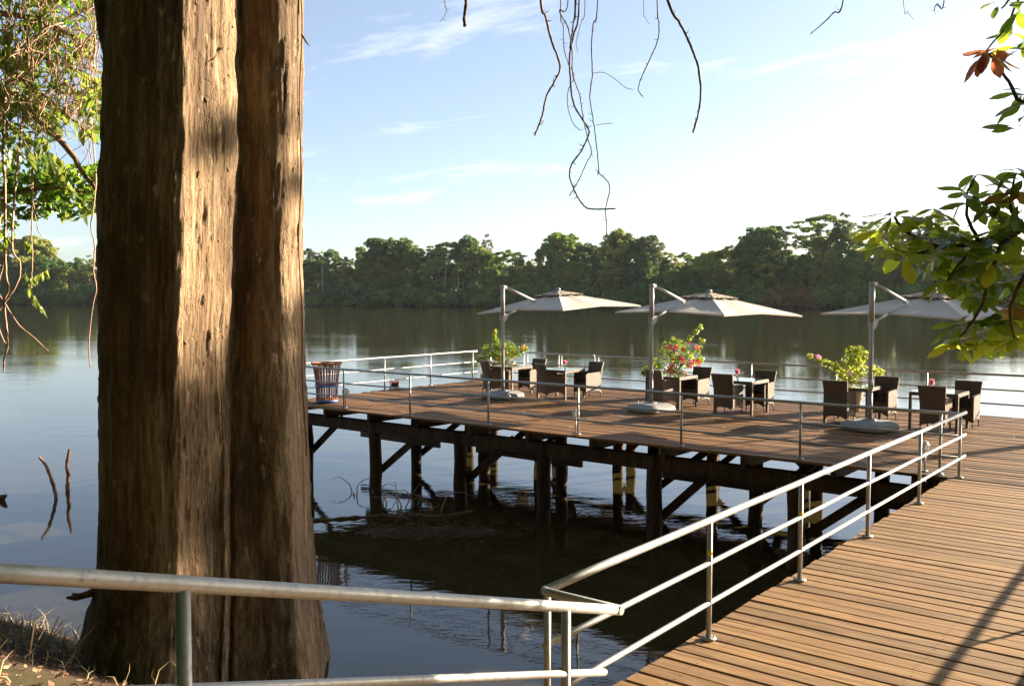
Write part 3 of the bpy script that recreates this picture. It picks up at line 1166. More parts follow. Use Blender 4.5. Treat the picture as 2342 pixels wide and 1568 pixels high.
    for side in range(4):
        pts = []
        for j in range(5):
            v_ = 0.0 + 0.32 * j / 4
            for i in range(17):
                ex, ey, ez = edge(side, i / 16)
                z_ = ZA + 0.035 + (ez - ZA) * v_ * 0.93 + 0.018 * (j / 4) * math.sin(i * 2.4 + side) + 0.012 * noise.noise((i * .9, j, side))
                pts.append((ex * v_, ey * v_ + c0, z_))
        vt.add(pts, [(j * 17 + i, j * 17 + i + 1, (j + 1) * 17 + i + 1, (j + 1) * 17 + i) for j in range(4) for i in range(16)], 0, True)
    ve = vt.build('vent_flap', M['vent'], t)
    fn = MB()
    fn.lathe([(0, 2.80), (0.05, 2.795), (0.08, 2.765), (0.06, 2.72), (0.03, 2.60)], (0, c0, 0), 12)
    fn.build('hub', M['base'], t)
    for k_ in range(8):
        side, u = (k_ // 2, 0.0 if k_ % 2 == 0 else 0.5)
        ex, ey, ez = edge(side, u)
        rb = MB()
        rb.bar((0.0, c0, ZA - 0.05), (ex * 0.985, ey * 0.985 + c0, ez - 0.024), 0.02, 0.028)
        rb.build('rib', M['paintgrey'], t)
    return t


def tilt(t, rx, ry):
    """the canopy of this parasol is cranked a little"""
    piv = Vector((0, 0.6, 2.3))
    m_ = Matrix.Translation(piv) @ Matrix.Rotation(rx, 4, 'X') @ Matrix.Rotation(ry, 4, 'Y') @ Matrix.Translation(-piv)
    for ch in t.children:
        if ch.name.split('.')[0] in ('canopy', 'vent_flap', 'hub', 'rib'):
            ch.matrix_local = m_ @ ch.matrix_local


par = make_parasol()
par['label'] = 'leftmost of the cream cantilever parasols, beside the orange-flowered planter'
par['group'] = 'cantilever parasols on the pier'
par.location = (-14.82, 18.45, 0)
par.rotation_euler = (0, 0, rad(-7))
par2 = dup(par, (-10.43, 18.35, 0), rad(-10), 'middle cream cantilever parasol, its mast in front of the red-flowered bush')
par3 = dup(par, (-5.62, 18.45, 0), rad(-17), 'rightmost cream cantilever parasol, half hidden by almond leaves')
tilt(par, rad(1.5), rad(-2.5))
tilt(par2, rad(-1.0), rad(0.5))
tilt(par3, rad(-0.5), rad(1.0))


# ------------------------------------------------------------------ wicker chairs and tables
def make_chair():
    t = thing('wicker_armchair', '', 'chair')
    b = MB()
    NX_, NZ = 8, 9
    fr_, bk = [], []
    for j in range(NZ + 1):
        v_ = j / NZ
        z_ = 0.13 + 0.77 * v_
        w_ = 0.27 + 0.035 * max(0, v_ - 0.5) * 2
        for i in range(NX_ + 1):
            u = -1 + 2 * i / NX_
            y_ = -0.27 - 0.10 * max(0, v_ - 0.4) ** 1.5 * 2 + 0.035 * u * u
            zz = z_
            if j == 0:
                zz += 0.05 * math.cos(u * 1.5) - 0.01
            fr_.append((u * w_, y_ + 0.022, zz))
            bk.append((u * w_, y_ - 0.022, zz))
    w = NX_ + 1
    fs = [(j * w + i, j * w + i + 1, (j + 1) * w + i + 1, (j + 1) * w + i) for j in range(NZ) for i in range(NX_)]
    o = len(fr_)
    b.add(fr_ + bk, [tuple(reversed(f_)) for f_ in fs] + [tuple(k + o for k in f_) for f_ in fs] +
          [(i, i + 1, o + i + 1, o + i) for i in range(NX_)] + [(NZ * w + i + 1, NZ * w + i, o + NZ * w + i, o + NZ * w + i + 1) for i in range(NX_)] +
          [((j + 1) * w, j * w, o + j * w, o + (j + 1) * w) for j in range(NZ)] + [(j * w + NX_, (j + 1) * w + NX_, o + (j + 1) * w + NX_, o + j * w + NX_) for j in range(NZ)])
    b.build('backrest', M['wicker'], t)
    for s_ in (-1, 1):
        p = MB()
        poly = [(-0.245, 0.13), (-0.15, 0.165), (0.0, 0.18), (0.15, 0.165), (0.285, 0.13), (0.285, 0.60), (0.24, 0.635), (0.0, 0.645), (-0.20, 0.655), (-0.255, 0.66)]
        p.prism(poly, s_ * 0.215, s_ * 0.275, 'yz')
        if s_ < 0:
            p.f = [tuple(reversed(f_)) for f_ in p.f]
        p.build('side_panel', M['wicker'], t)
    p = MB()
    p.prism([(-0.213, 0.13), (-0.12, 0.175), (0.0, 0.19), (0.12, 0.175), (0.213, 0.13), (0.213, 0.41), (-0.213, 0.41)], 0.225, 0.265, 'xz')
    p.build('front_panel', M['wicker'], t)
    p = MB()
    p.box((0, 0.01, 0.445), (0.42, 0.48, 0.075), None, 0, 0.94)
    p.build('seat_cushion', M['cushion'], t)
    for sx in (-1, 1):
        for sy in (-1, 1):
            l = MB()
            yb = 0.262 if sy > 0 else -0.262
            l.tube([(sx * 0.25, yb + sy * 0.012, 0.0), (sx * 0.248, yb, 0.16)], [0.011, 0.017], 6)
            l.build('leg', M['wicker'], t)
    return t


def make_table():
    t = thing('wicker_table', '', 'table')
    h = 0.45
    for s_ in (-1, 1):
        a = MB()
        a.box((0, s_ * (h - 0.025), 0.705), (2 * h - 0.1, 0.05, 0.06))
        a.build('apron', M['wicker'], t)
        a = MB()
        a.box((s_ * (h - 0.025), 0, 0.705), (0.05, 2 * h - 0.1, 0.06))
        a.build('apron', M['wicker'], t)
    for sx in (-1, 1):
        for sy in (-1, 1):
            l = MB()
            l.box((sx * (h - 0.025), sy * (h - 0.025), 0.368), (0.05, 0.05, 0.736))
            l.build('leg', M['wicker'], t)
    g = MB()
    g.box((0, 0, 0.741), (2 * h - 0.03, 2 * h - 0.03, 0.009))
    g.build('glass_top', M['glass'], t)
    return t


GC, GT = 'wicker armchairs on the pier', 'glass-topped wicker tables on the pier'
ch0, tb0 = make_chair(), make_table()
for part_ in ch0.children:
    for v_ in part_.data.vertices:
        v_.co.x *= 0.84
ch0['group'], tb0['group'] = GC, GT
SETS = [  # table x, near chair (x, y, turn), far chair (x, y, turn), table label, near label, far label
    (-15.40, (-15.62, 19.12, -24), (-15.08, 20.02, 172), 'wicker table with glass top by the orange-flowered planter, behind the leftmost mast',
     'leftmost wicker armchair, back to us, just left of the leftmost parasol mast', 'wicker armchair on the river side of the leftmost table'),
    (-13.70, (-13.78, 19.12, -24), (-13.25, 20.02, 168), 'wicker table with pink flower vase and white sheen, between left and middle parasols',
     'wicker armchair with a diagonal sun stripe on its side, right of the leftmost parasol base', 'wicker armchair facing us across the second table from the left'),
    (-10.50, (-10.58, 19.17, -13), (-10.18, 20.05, 176), 'wicker table reflecting red bougainvillea, right of the middle parasol mast',
     'wicker armchair standing right behind the middle parasol mast', 'wicker armchair beyond the table that reflects the red bush'),
    (-8.74, (-8.90, 19.10, 0), (-8.55, 20.02, 180), 'wicker table with pink flower vase between the middle and right parasols',
     'wicker armchair with its whole back to us, midway between middle and right parasols', 'wicker armchair facing us behind the pink vase, midway between middle and right parasols'),
    (-6.28, (-6.42, 19.10, 0), (-5.86, 20.02, 178), 'wicker table under the rightmost parasol, in front of the lime-green bush',
     'wicker armchair with back to us just left of the rightmost parasol mast', 'wicker armchair facing us just right of the rightmost parasol mast'),
    (-4.60, (-4.57, 19.08, 0), (-4.26, 20.02, 180), 'rightmost wicker table, pale top with pink flowers, over the railing corner',
     'rightmost wicker armchair with back to us, behind the corner of the railings', 'rightmost wicker armchair facing us, on the river side of the last table'),
]
first = True
for tx, nc, fc, lt, ln, lf in SETS:
    if first:
        tb0.location, tb0['label'] = (tx, 19.45, 0), lt
        ch0.location, ch0['label'] = (nc[0], nc[1], 0), ln
        ch0.rotation_euler = (0, 0, rad(nc[2]))
        first = False
    else:
        dup(tb0, (tx, 19.45, 0), 0, lt)
        dup(ch0, (nc[0], nc[1], 0), rad(nc[2]), ln)
    dup(ch0, (fc[0], fc[1], 0), rad(fc[2]), lf)


def petals(mb, c, r_, n_, rr):
    for _ in range(n_):
        d = rvec(rr)
        p = Vector(c) + d * r_
        nrm = rvec(rr).normalized()
        a = nrm.orthogonal().normalized() * 0.02
        mb.quad(p, a, nrm.cross(a))


def make_vase():
    t = thing('flower_vase', '', 'vase')
    v = MB()
    v.lathe([(0, 0.002), (0.03, 0.002), (0.036, 0.03), (0.026, 0.08), (0.032, 0.11)], (0, 0, 0), 12)
    v.build('jar', M['vase'], t)
    s_ = MB()
    for a in range(5):
        s_.tube([(0, 0, 0.02), (0.05 * math.cos(a * 1.26), 0.05 * math.sin(a * 1.26), 0.16)], 0.003, 4)
    s_.build('stems', M['bushleaf'], t)
    p = MB()
    rr = random.Random(3)
    petals(p, (0, 0, 0.165), 0.05, 44, rr)
    p.build('flowers', M['pink'], t, 'stuff')
    return t


vz = make_vase()
vz['label'], vz['group'] = 'small glass vase of pink flowers on the second table from the left', 'pink flower vases'
vz.location = (-13.62, 19.5, 0.746)
dup(vz, (-8.85, 19.45, 0.746), 1.0, 'small glass vase of pink flowers on the table between middle and right parasols')
dup(vz, (-4.75, 19.5, 0.746), 2.0, 'small glass vase of pink flowers on the rightmost table')


# ------------------------------------------------------------------ flowering planters
def small_leaf(mb, p, nrm, s, rr, mi=0):
    a = nrm.orthogonal().normalized()
    a = Matrix.Rotation(rr.uniform(0, 6.28), 3, nrm) @ a
    b = nrm.cross(a)
    mb.add([p - a * s, p + b * s * 0.5, p + a * s, p - b * s * 0.5], [(0, 1, 2, 3)], mi)


def planter(name, label, loc, clumps, stems, leafmat_, flowers, seed, pot=True):
    rr = random.Random(seed)
    t = thing(name, label, 'planter', loc, -YAW + rad(90) * 0)
    t.rotation_euler = (0, 0, YAW)          # local x = to the right as seen from the bank
    p = MB()
    p.lathe([(0, 0.01), (0.24, 0.01), (0.30, 0.30), (0.34, 0.60), (0.37, 0.61), (0.37, 0.67), (0.33, 0.67), (0.32, 0.60), (0, 0.60)], (0, 0, 0), 20)
    p.build('pot', M['pot'], t)
    st = MB()
    for s_ in stems:
        st.tube([(0, 0, 0.58)] + [Vector(q) for q in s_], [0.016] + [0.011] * (len(s_) - 1) + [0.004], 5)
    st.build('stems', M['twig'], t)
    lf = MB()
    for c, r_, n_ in clumps:
        for _ in range(n_):
            d = rvec(rr)
            small_leaf(lf, Vector((c[0] + d.x * r_, c[1] + d.y * r_ * 0.9, c[2] + d.z * r_ * 0.9)), (d + rvec(rr) + Vector((0, 0, 0.5))).normalized(), rr.uniform(0.030, 0.052), rr)
    lf.build('foliage', leafmat_, t, 'stuff')
    for fname, fm, pts in flowers:
        fl_ = MB()
        for c, r_, n_ in pts:
            for _ in range(n_):
                d = rvec(rr)
                small_leaf(fl_, Vector((c[0] + d.x * r_, c[1] + d.y * r_ - 0.03, c[2] + d.z * r_)), rvec(rr).normalized(), rr.uniform(0.022, 0.036), rr)
        fl_.build(fname, fm, t, 'stuff')
    return t


planter('flower_planter', 'planter of orange bougainvillea with one tall spire in the far left corner of the pier', (-17.15, 21.35, 0),
        [((0.0, 0, 0.95), 0.36, 420), ((-0.30, 0, 0.90), 0.26, 200), ((0.36, 0, 0.95), 0.24, 180), ((0.62, 0, 1.02), 0.15, 90), ((-0.12, 0, 1.15), 0.2, 130),
         ((-0.22, 0, 1.32), 0.11, 70), ((-0.25, 0, 1.46), 0.09, 55), ((-0.24, 0, 1.58), 0.07, 45), ((-0.50, 0, 1.08), 0.12, 60), ((-0.72, -0.1, 0.72), 0.12, 60), ((0.2, 0, 1.12), 0.18, 90), ((-.55, -.1, .8), .13, 60)],
        [[(-0.1, 0, 1.0), (-0.24, 0, 1.6)], [(0.3, 0, 0.9), (0.68, 0, 1.05)], [(-0.3, 0, 0.85), (-0.75, -0.1, 0.7)], [(0.1, 0.1, 1.2)], [(-0.2, 0, 0.9), (-0.5, 0, 1.1)]],
        M['bushleaf'],
        [('orange_flowers', M['orange'], [((-0.05, -0.2, 1.05), 0.08, 26), ((0.1, -0.25, 0.9), 0.07, 20), ((-0.15, -0.25, 0.82), 0.06, 16), ((0.62, -0.1, 1.1), 0.08, 30),
                                          ((0.05, -0.2, 1.2), 0.05, 12), ((-0.23, -0.06, 1.6), 0.05, 14), ((0.28, -0.2, 0.85), 0.08, 18), ((-0.02, -0.28, .74), .06, 16), ((.3, -.2, 1.02), .05, 10), ((-0.76, -.14, .74), .05, 12)])], 21)
planter('flower_planter', 'planter of red and magenta bougainvillea with long arching sprays behind the middle parasol', (-11.45, 21.3, 0),
        [((0.0, 0, 0.92), 0.36, 330), ((0.32, 0, 1.0), 0.3, 240), ((-0.12, 0, 1.25), 0.26, 180), ((0.15, 0, 1.32), 0.24, 160), ((-0.42, 0, 0.86), 0.2, 110), ((-0.68, -0.1, 0.72), 0.15, 80),
         ((0.42, 0, 1.55), 0.09, 45), ((0.56, 0, 1.70), 0.09, 45), ((0.68, 0, 1.82), 0.08, 45), ((0.62, 0, 1.25), 0.14, 70), ((0.72, 0, 1.45), 0.1, 50), ((0.0, 0, 1.5), 0.1, 50), ((0.68, 0, .98), .13, 55), ((-.78, -.12, .62), .09, 40)],
        [[(0.2, 0, 1.2), (0.70, 0, 1.84)], [(0.4, 0, 1.1), (0.74, 0, 1.48)], [(-0.1, 0, 1.1), (0.0, 0, 1.55)], [(-0.4, 0, 0.85), (-0.78, -0.1, 0.62)], [(0.3, 0, 0.9), (0.72, 0, 0.98)], [(0.1, 0.1, 1.3)], [(-0.2, 0.1, 1.2)]],
        M['bushleaf'],
        [('magenta_flowers', M['magenta'], [((0.02, -0.24, 1.28), 0.10, 50), ((-0.15, -0.2, 1.3), 0.09, 36), ((0.12, -0.26, 1.05), 0.09, 44), ((0.18, -0.28, 0.98), 0.07, 30), ((0.55, -0.2, 1.3), 0.07, 26), ((0.45, -0.24, 0.95), 0.07, 24), ((.2, -.2, 1.25), .06, 20), ((.36, -.1, 1.42), .05, 14)]),
         ('red_flowers', M['crimson'], [((-0.1, -0.26, 0.85), 0.09, 44), ((-0.14, -0.28, 0.75), 0.08, 34), ((0.38, -0.26, 0.85), 0.09, 40), ((0.62, -0.1, 0.9), 0.07, 24), ((0.6, -0.1, 0.8), 0.06, 20), ((0.3, -.25, 0.86), .05, 14), ((-.06, -.25, 1.0), .05, 14)])], 22)
planter('flower_planter', 'planter with a lime-green bush and one mauve-tipped spray behind the rightmost parasol', (-6.95, 21.25, 0),
        [((0.05, 0, 0.92), 0.36, 420), ((0.12, 0, 1.2), 0.24, 220), ((0.02, 0, 1.38), 0.12, 80), ((0.22, 0, 1.40), 0.12, 80), ((0.36, 0, 1.25), 0.14, 90), ((-0.30, 0, 1.02), 0.14, 80), ((-0.52, 0, 1.10), 0.11, 70),
         ((-0.72, 0, 1.17), 0.09, 50), ((-0.90, 0, 1.25), 0.07, 36), ((0.55, 0, 0.9), 0.2, 120), ((.7, 0, .85), .12, 60)],
        [[(-0.4, 0, 1.05), (-0.95, 0, 1.28)], [(0.1, 0, 1.1), (0.2, 0, 1.42)], [(0.3, 0, 1.0), (0.6, 0, 0.95)], [(0, 0.1, 1.3)]],
        M['limeleaf'],
        [('mauve_flowers', M['mauve'], [((-0.74, -0.06, 1.24), 0.06, 30), ((-0.88, -0.04, 1.28), 0.03, 8), ((-0.12, -0.3, 0.88), 0.06, 24)])], 23)

# ------------------------------------------------------------------ slatted bin
bk = thing('slatted_basket', 'reddish wooden slatted waste basket with blue straps beside the big trunk', 'waste basket', (-17.58, 14.98, 0))
NS = 26
for k_ in range(NS):
    a = 2 * math.pi * k_ / NS
    w_ = 0.034 if k_ % 3 else 0.045
    mb = MB()
    pr, pts = [(0.245, 0.03), (0.25, 0.30), (0.275, 0.60), (0.33, 0.97)], []
    for r_, z_ in pr:
        for du, dr in ((-w_, 0), (w_, 0), (w_, 0.014), (-w_, 0.014)):
            ww = du * (0.75 + 0.35 * (r_ - 0.245) / 0.085)
            rr_ = r_ + dr
            pts.append((rr_ * math.cos(a) - ww * 0.5 * math.sin(a) * 2 * 0.5, rr_ * math.sin(a) + ww * 0.5 * math.cos(a) * 2 * 0.5, z_))
    fs = [(i * 4 + k, i * 4 + (k + 1) % 4, (i + 1) * 4 + (k + 1) % 4, (i + 1) * 4 + k) for i in range(3) for k in range(4)] + [(3, 2, 1, 0), (12, 13, 14, 15)]
    mb.add(pts, fs)
    mb.build('slat', M['slat'], bk)
for z_, r_, h_ in ((0.02, 0.262, 0.05), (0.40, 0.280, 0.045)):
    mb = MB()
    mb.lathe([(r_ - 0.004, z_), (r_ + 0.008, z_), (r_ + 0.010, z_ + h_), (r_ - 0.002, z_ + h_), (r_ - 0.004, z_)], (0, 0, 0), 26)
    mb.build('strap', M['blue'], bk)
mb = MB()
mb.lathe([(0.325, 0.94), (0.375, 0.95), (0.385, 0.99), (0.335, 0.99), (0.325, 0.94)], (0, 0, 0), 26)
mb.build('rim', M['slat'], bk)
mb = MB()
mb.lathe([(0, 0.05), (0.23, 0.05), (0.23, 0.06), (0, 0.06)], (0, 0, 0), 20)
mb.build('bottom', M['slat'], bk)
for px_, py_, zz, mt in ((-0.06, 0.05, 0.96, 'black'), (0.1, -0.04, 0.97, 'white'), (0.02, 0.14, 0.95, 'black')):
    mb = MB()
    mb.lathe([(0, 0), (0.05, 0), (0.055, 0.06), (0.02, 0.10), (0.018, 0.13), (0, 0.13)], (0, 0, 0), 10)
    bt = mb.build('bottle', M[mt])
    bt.location = (-17.58 + px_, 14.98 + py_, zz - 0.06)
    bt.rotation_euler = (0.9, 0.3, px_ * 20)
    tag(bt, 'white bottle among the rubbish in the slatted basket' if mt == 'white' else 'dark bottle at the left of the slatted basket' if px_ < 0 else 'dark bottle at the far rim of the slatted basket', 'bottle', 'bottles in the basket')


# ------------------------------------------------------------------ round deck lamps, floodlights
def make_lamp():
    t = thing('deck_lamp', '', 'lamp')
    a = MB()
    a.tube([(0, 0, 0), (0, 0, 0.30)], 0.014, 8)
    a.build('stalk', M['steel'], t)
    a = MB()
    a.tube([(0, 0.045, 0.37), (0, 0.01, 0.37)], [0.075, 0.085], 18)
    a.tube([(0, 0.0, 0.37), (0, -0.03, 0.37)], [0.085, 0.075], 18)
    a.build('housing', M['steel'], t)
    a = MB()
    a.lathe([(0, 0), (0.045, 0), (0.045, 0.01), (0, 0.012)], (0, 0, 0.0), 12)
    a.build('foot', M['steel'], t)
    a = MB()
    a.tube([(0, -0.031, 0.37), (0, -0.045, 0.37)], [0.06, 0.045], 16)
    a.build('lens', M['white'], t)
    return t


lp = make_lamp()
lp['label'], lp['group'] = 'round metal deck lamp beside the railing post under the middle of the front railing', 'round deck lamps'
lp.location = (-9.90, 14.56, 0)
lp.rotation_euler = (0, 0, rad(60))
dup(lp, (-16.42, 14.56, 0), rad(60), 'round metal deck lamp beside the post right of the slatted basket')
dup(lp, (-3.62, 14.56, 0), rad(60), 'round metal deck lamp at the corner where both railings meet')


def flood(label, loc, rz, mat):
    t = thing('floodlight', label, 'floodlight', loc, rz, 'portable floodlights at the pier edge')
    a = MB()
    a.tube([(-0.12, 0, 0.0), (-0.12, 0.02, 0.24), (0.12, 0.02, 0.24), (0.12, 0, 0.0)], 0.016, 6)
    a.tube([(-0.12, 0, 0.012), (-0.12, 0.14, 0.012), (0.12, 0.14, 0.012), (0.12, 0, 0.012)], 0.012, 6)
    a.build('frame', mat, t)
    a = MB()
    a.box((0, 0, 0.14), (0.18, 0.07, 0.14), Matrix.Rotation(0.3, 3, 'X'))
    a.build('housing', M['black'], t)
    a = MB()
    a.box((0, -0.05, 0.21), (0.2, 0.03, 0.035))
    a.build('hood', mat, t)
    return t


flood('small red-framed black floodlight at the foot of the sunlit side railing', (-18.45, 18.15, 0), rad(60), M['red'])
flood('small yellow-framed black floodlight in the far left corner of the pier', (-18.2, 21.75, 0), rad(30), M['yellow'])

# ------------------------------------------------------------------ the big tree
TP = at(466, 784, 9.5)
tcx, tcy = TP.x, TP.y
ang = math.atan2((466 - CX), F)
rt = c2w(math.cos(ang), -math.sin(ang) * -1 * -1)
# local axes of the trunk section: u to the right across the view, d away from the camera
ux, uy = c2w(math.cos(ang), -math.sin(ang))
dx_, dy_ = c2w(math.sin(ang), math.cos(ang))
SC = 0.00427
PROF = [(233, 60), (240, 5), (258, -45), (280, -72), (296, -80), (306, -98), (330, -122), (365, -140), (400, -147), (422, -145), (434, -134), (448, -120), (468, -100),
        (490, -80), (510, -60), (528, -40), (540, -22), (547, 4), (550, 40), (556, 58), (566, 52), (582, 42), (604, 34), (626, 30), (648, 30), (662, 36), (673, 52), (683, 80), (691, 122),
        (698, 175), (682, 240), (640, 295), (575, 325), (490, 335), (400, 325), (320, 285), (262, 210), (238, 130)]


def resample(poly, n_):
    P_ = [Vector((a, b)) for a, b in poly]
    # smooth once (Catmull) then pick n_ points by arc length
    fine_ = []
    m_ = len(P_)
    for i in range(m_):
        p0, p1, p2, p3 = P_[i - 1], P_[i], P_[(i + 1) % m_], P_[(i + 2) % m_]
        for k in range(8):
            t_ = k / 8
            fine_.append(0.5 * ((2 * p1) + (p2 - p0) * t_ + (2 * p0 - 5 * p1 + 4 * p2 - p3) * t_ * t_ + (3 * p1 - p0 - 3 * p2 + p3) * t_ ** 3))
    d = [0]
    for i in range(len(fine_)):
        d.append(d[-1] + (fine_[(i + 1) % len(fine_)] - fine_[i]).length)
    out_ = []
    j = 0
    for k in range(n_):
        tgt = d[-1] * k / n_
        while d[j + 1] < tgt:
            j += 1
        f_ = (tgt - d[j]) / (d[j + 1] - d[j])
        out_.append(fine_[j].lerp(fine_[(j + 1) % len(fine_)], f_))
    return out_


PR = resample(PROF, 420)


def lerp_tab(tab, z):
    for (a, va), (b, vb) in zip(tab, tab[1:]):
        if z <= b:
            k = max(0, min(1, (z - a) / (b - a)))
            return va + (vb - va) * k
    return tab[-1][1]


# outline of the trunk by height: left edge, right edge (in section units), groove position
LEFT = [(-2.4, 120), (-1.6, 160), (-1.2, 172), (-0.85, 190), (-0.6, 208), (-0.2, 222), (0.3, 229), (1.2, 232), (2.6, 236), (3.6, 240), (4.3, 252), (5.65, 268), (8, 285), (12, 300)]
RIGHT = [(-2.4, 775), (-1.6, 748), (-1.2, 738), (-0.85, 727), (-0.2, 716), (0.6, 711), (1.6, 707), (2.9, 699), (4.3, 703), (5.65, 709), (8, 700), (12, 670)]
GROOVE = [(-2.4, 500), (-0.85, 508), (0.5, 512), (1.6, 516), (2.2, 520), (3.0, 536), (4.0, 546), (5.65, 553), (12, 553)]


def trunk_pt(pu, pd, z):
    l_, r_, g_ = lerp_tab(LEFT, z), lerp_tab(RIGHT, z), lerp_tab(GROOVE, z)
    if pu < 548:
        u = l_ + (pu - 233) / (548 - 233) * (g_ - l_)
    else:
        u = g_ + (pu - 548) / (698 - 548) * (r_ - g_)
    if pu > 480 and pd < 130 and z < 2.6:             # low down the two stems are fused
        f_ = min(1.0, (2.6 - z) / 2.2)
        pd = pd - 62 * f_ * max(0, min(1, (pu - 535) / 25)) * max(0, min(1, (695 - pu) / 30)) - 25 * f_ * math.exp(-((pu - 545) / 22) ** 2)
    if 500 < pu < 600:
        u += 9 * noise.noise((z * 1.1, 7.7, 0.3)) + 4 * noise.noise((z * 3.3, 2.2, 0.9))
    grow = (r_ - l_) / 465.0
    d_ = (pd - 60) * grow + 60
    if z < 0.3:
        d_ -= 40 * (0.3 - z) ** 1.5 * (1 if pd < 60 else -1) * min(1, abs(pd - 60) / 80)
    return u, d_


mb = MB()
zs = [-2.3 + i * 0.032 for i in range(int(8.6 / 0.032))] + [6.4 + i * 0.5 for i in range(12)]
NP = len(PR)
vv = []
for z in zs:
    for k_, p in enumerate(PR):
        u, d_ = trunk_pt(p.x, p.y, z)
        q = PR[(k_ + 1) % NP] - PR[k_ - 1]
        nu, nd = q.y, -q.x
        ln = math.hypot(nu, nd)
        nu, nd = nu / ln, nd / ln
        w_ = 5.0 * noise.noise((p.x * 0.02, p.y * 0.02, z * 0.35)) + 3.0 * noise.noise((p.x * 0.075, p.y * 0.075, z * 0.9)) + 2.0 * noise.noise((p.x * 0.16, p.y * 0.16, z * 3.0))
        fk = noise.noise((p.x * 0.09 + 9, p.y * 0.09, z * 2.6)) + 0.5 * noise.noise((p.x * 0.24, p.y * 0.24 + 4, z * 7.0))
        if fk > 0.30:                                   # plates of bark still clinging on
            w_ += 2.6 + 2.0 * (fk - 0.30)
        ck = abs(noise.noise((p.x * 0.13 + 30, p.y * 0.13, z * 0.8)))
        if ck < 0.035:                                  # vertical cracks
            w_ -= 2.2
        u, d_ = u + nu * w_, d_ + nd * w_
        dd = d_ * SC
        uu = (u - 466) * SC * (1 + dd / 10.0)
        vv.append((tcx + ux * uu + dx_ * dd, tcy + uy * uu + dy_ * dd, z))
fs = [(j * NP + k_, j * NP + (k_ + 1) % NP, (j + 1) * NP + (k_ + 1) % NP, (j + 1) * NP + k_) for j in range(len(zs) - 1) for k_ in range(NP)]
fs.append(tuple((len(zs) - 1) * NP + k_ for k_ in range(NP)))
big = thing('large_tree', 'huge fluted tree trunk with smooth peeling bark in the foreground', 'tree', (0, 0, 0))
mb.add(vv, fs, 0, True)
mb.build('trunk', M['bark'], big)


def trunk_world(pu, pd, z):
    u, d_ = trunk_pt(pu, pd, z)
    dd = d_ * SC
    uu = (u - 466) * SC * (1 + dd / 10.0)
    return Vector((tcx + ux * uu + dx_ * dd, tcy + uy * uu + dy_ * dd, z))


# curled flakes of peeling bark
fk = MB()
rr = random.Random(4)
for _ in range(130):
    i = rr.choice(range(90, 235))
    if rr.random() < 0.5:
        i = rr.choice([q for q in range(NP) if 436 < PR[q].x < 545 and PR[q].y < 30])
    j = rr.randrange(int(3.5 / 0.032), int(8.4 / 0.032))
    p = Vector(vv[j * NP + i])
    q = PR[(i + 1) % NP] - PR[i - 1]
    nu, nd = q.y, -q.x
    ln = math.hypot(nu, nd)
    nw = Vector((ux * nu / ln + dx_ * nd / ln, uy * nu / ln + dy_ * nd / ln, 0))
    tw = Vector((-nw.y, nw.x, 0))
    s = rr.uniform(0.006, 0.03)
    hgt = s * rr.uniform(1.0, 3.0)
    lift = s * rr.uniform(0.1, 0.55)
    sg = rr.choice((-1, 1))
    a = p - nw * 0.002
    fk.add([a - tw * s, a + tw * s, a + tw * s * 0.8 + Vector((0, 0, sg * hgt * 0.6)) + nw * lift * 0.35, a - tw * s * 0.7 + Vector((0, 0, sg * hgt * 0.6)) + nw * lift * 0.35,
            a + tw * s * 0.3 + Vector((0, 0, sg * hgt)) + nw * lift, a - tw * s * 0.4 + Vector((0, 0, sg * hgt * 0.9)) + nw * lift],
           [(0, 1, 2, 3), (3, 2, 4, 5)])
fk.build('bark_flakes', M['bark'], big, 'stuff')
# second stem leaning away at the upper left, limbs above the frame
mb = MB()
mb.tube([at(268, 215, 9.6), at(258, 150, 9.75), at(243, 70, 9.9), at(236, 0, 10.0), at(222, -120, 10.2), at(190, -350, 10.6)], [0.02, 0.075, 0.09, 0.095, 0.09, 0.08], 12)
mb.build('side_stem', M['limb'], big)
limb_pts = [trunk_world(600, 60, 6.6), at(800, -320, 9.0), at(1000, -330, 8.6), at(1250, -300, 8.0), at(1500, -290, 7.6), at(1750, -280, 7.3), at(1950, -300, 7.0), at(2150, -330, 6.8)]
mb = MB()
mb.tube(limb_pts, [0.24, 0.18, 0.15, 0.13, 0.11, 0.09, 0.07, 0.04], 10)
mb.build('limb', M['limb'], big)
mb = MB()
mb.tube([at(690, 80, 9.75), at(701, 97, 9.7), at(708, 106, 9.65)], [0.012, 0.009, 0.003], 6)
mb.tube([at(233, 870, 9.55), at(230, 850, 9.5), at(228, 812, 9.45)], [0.018, 0.014, 0.005], 6)
mb.build('snag', M['limb'], big)
mb = MB()
mb.tube([at(222, 1350, 9.6), at(200, 1358, 9.5), at(172, 1366, 9.45), at(152, 1366, 9.4)], [0.05, 0.038, 0.032, 0.012], 8)
mb.tube([at(190, 1360, 9.45), at(165, 1357, 9.4)], [0.02, 0.01], 6)
mb.build('root_stub', M['stick'], big)
# creeper stem down the right edge
mb = MB()
pts = []
for i in range(24):
    z = 5.9 - i * 0.22
    u_ = 693 + 4 * math.sin(i * 0.7)
    p = trunk_world(690, 95, z)
    pts.append(p + Vector((ux, uy, 0)) * (0.02 + 0.012 * math.sin(i * 0.9)) + Vector((0, 0, 0)))
mb.tube(pts, 0.009, 6)
mb.build('creeper', M['liana'], big)
# the tree's own crown, high over the frame
cr_ = MB()
rr = random.Random(15)
for _ in range(110):
    a, q = rr.uniform(0, 6.28), math.sqrt(rr.random())
    leaf_cloud(cr_, (tcx + 2.5 + 11 * q * math.cos(a), tcy - 3 + 10 * q * math.sin(a), 11.5 + rr.uniform(-1.5, 3.0)), 1.9, 1.0, 70, 0.8, rr)
cr_.build('crown', M['for_mid'], big)

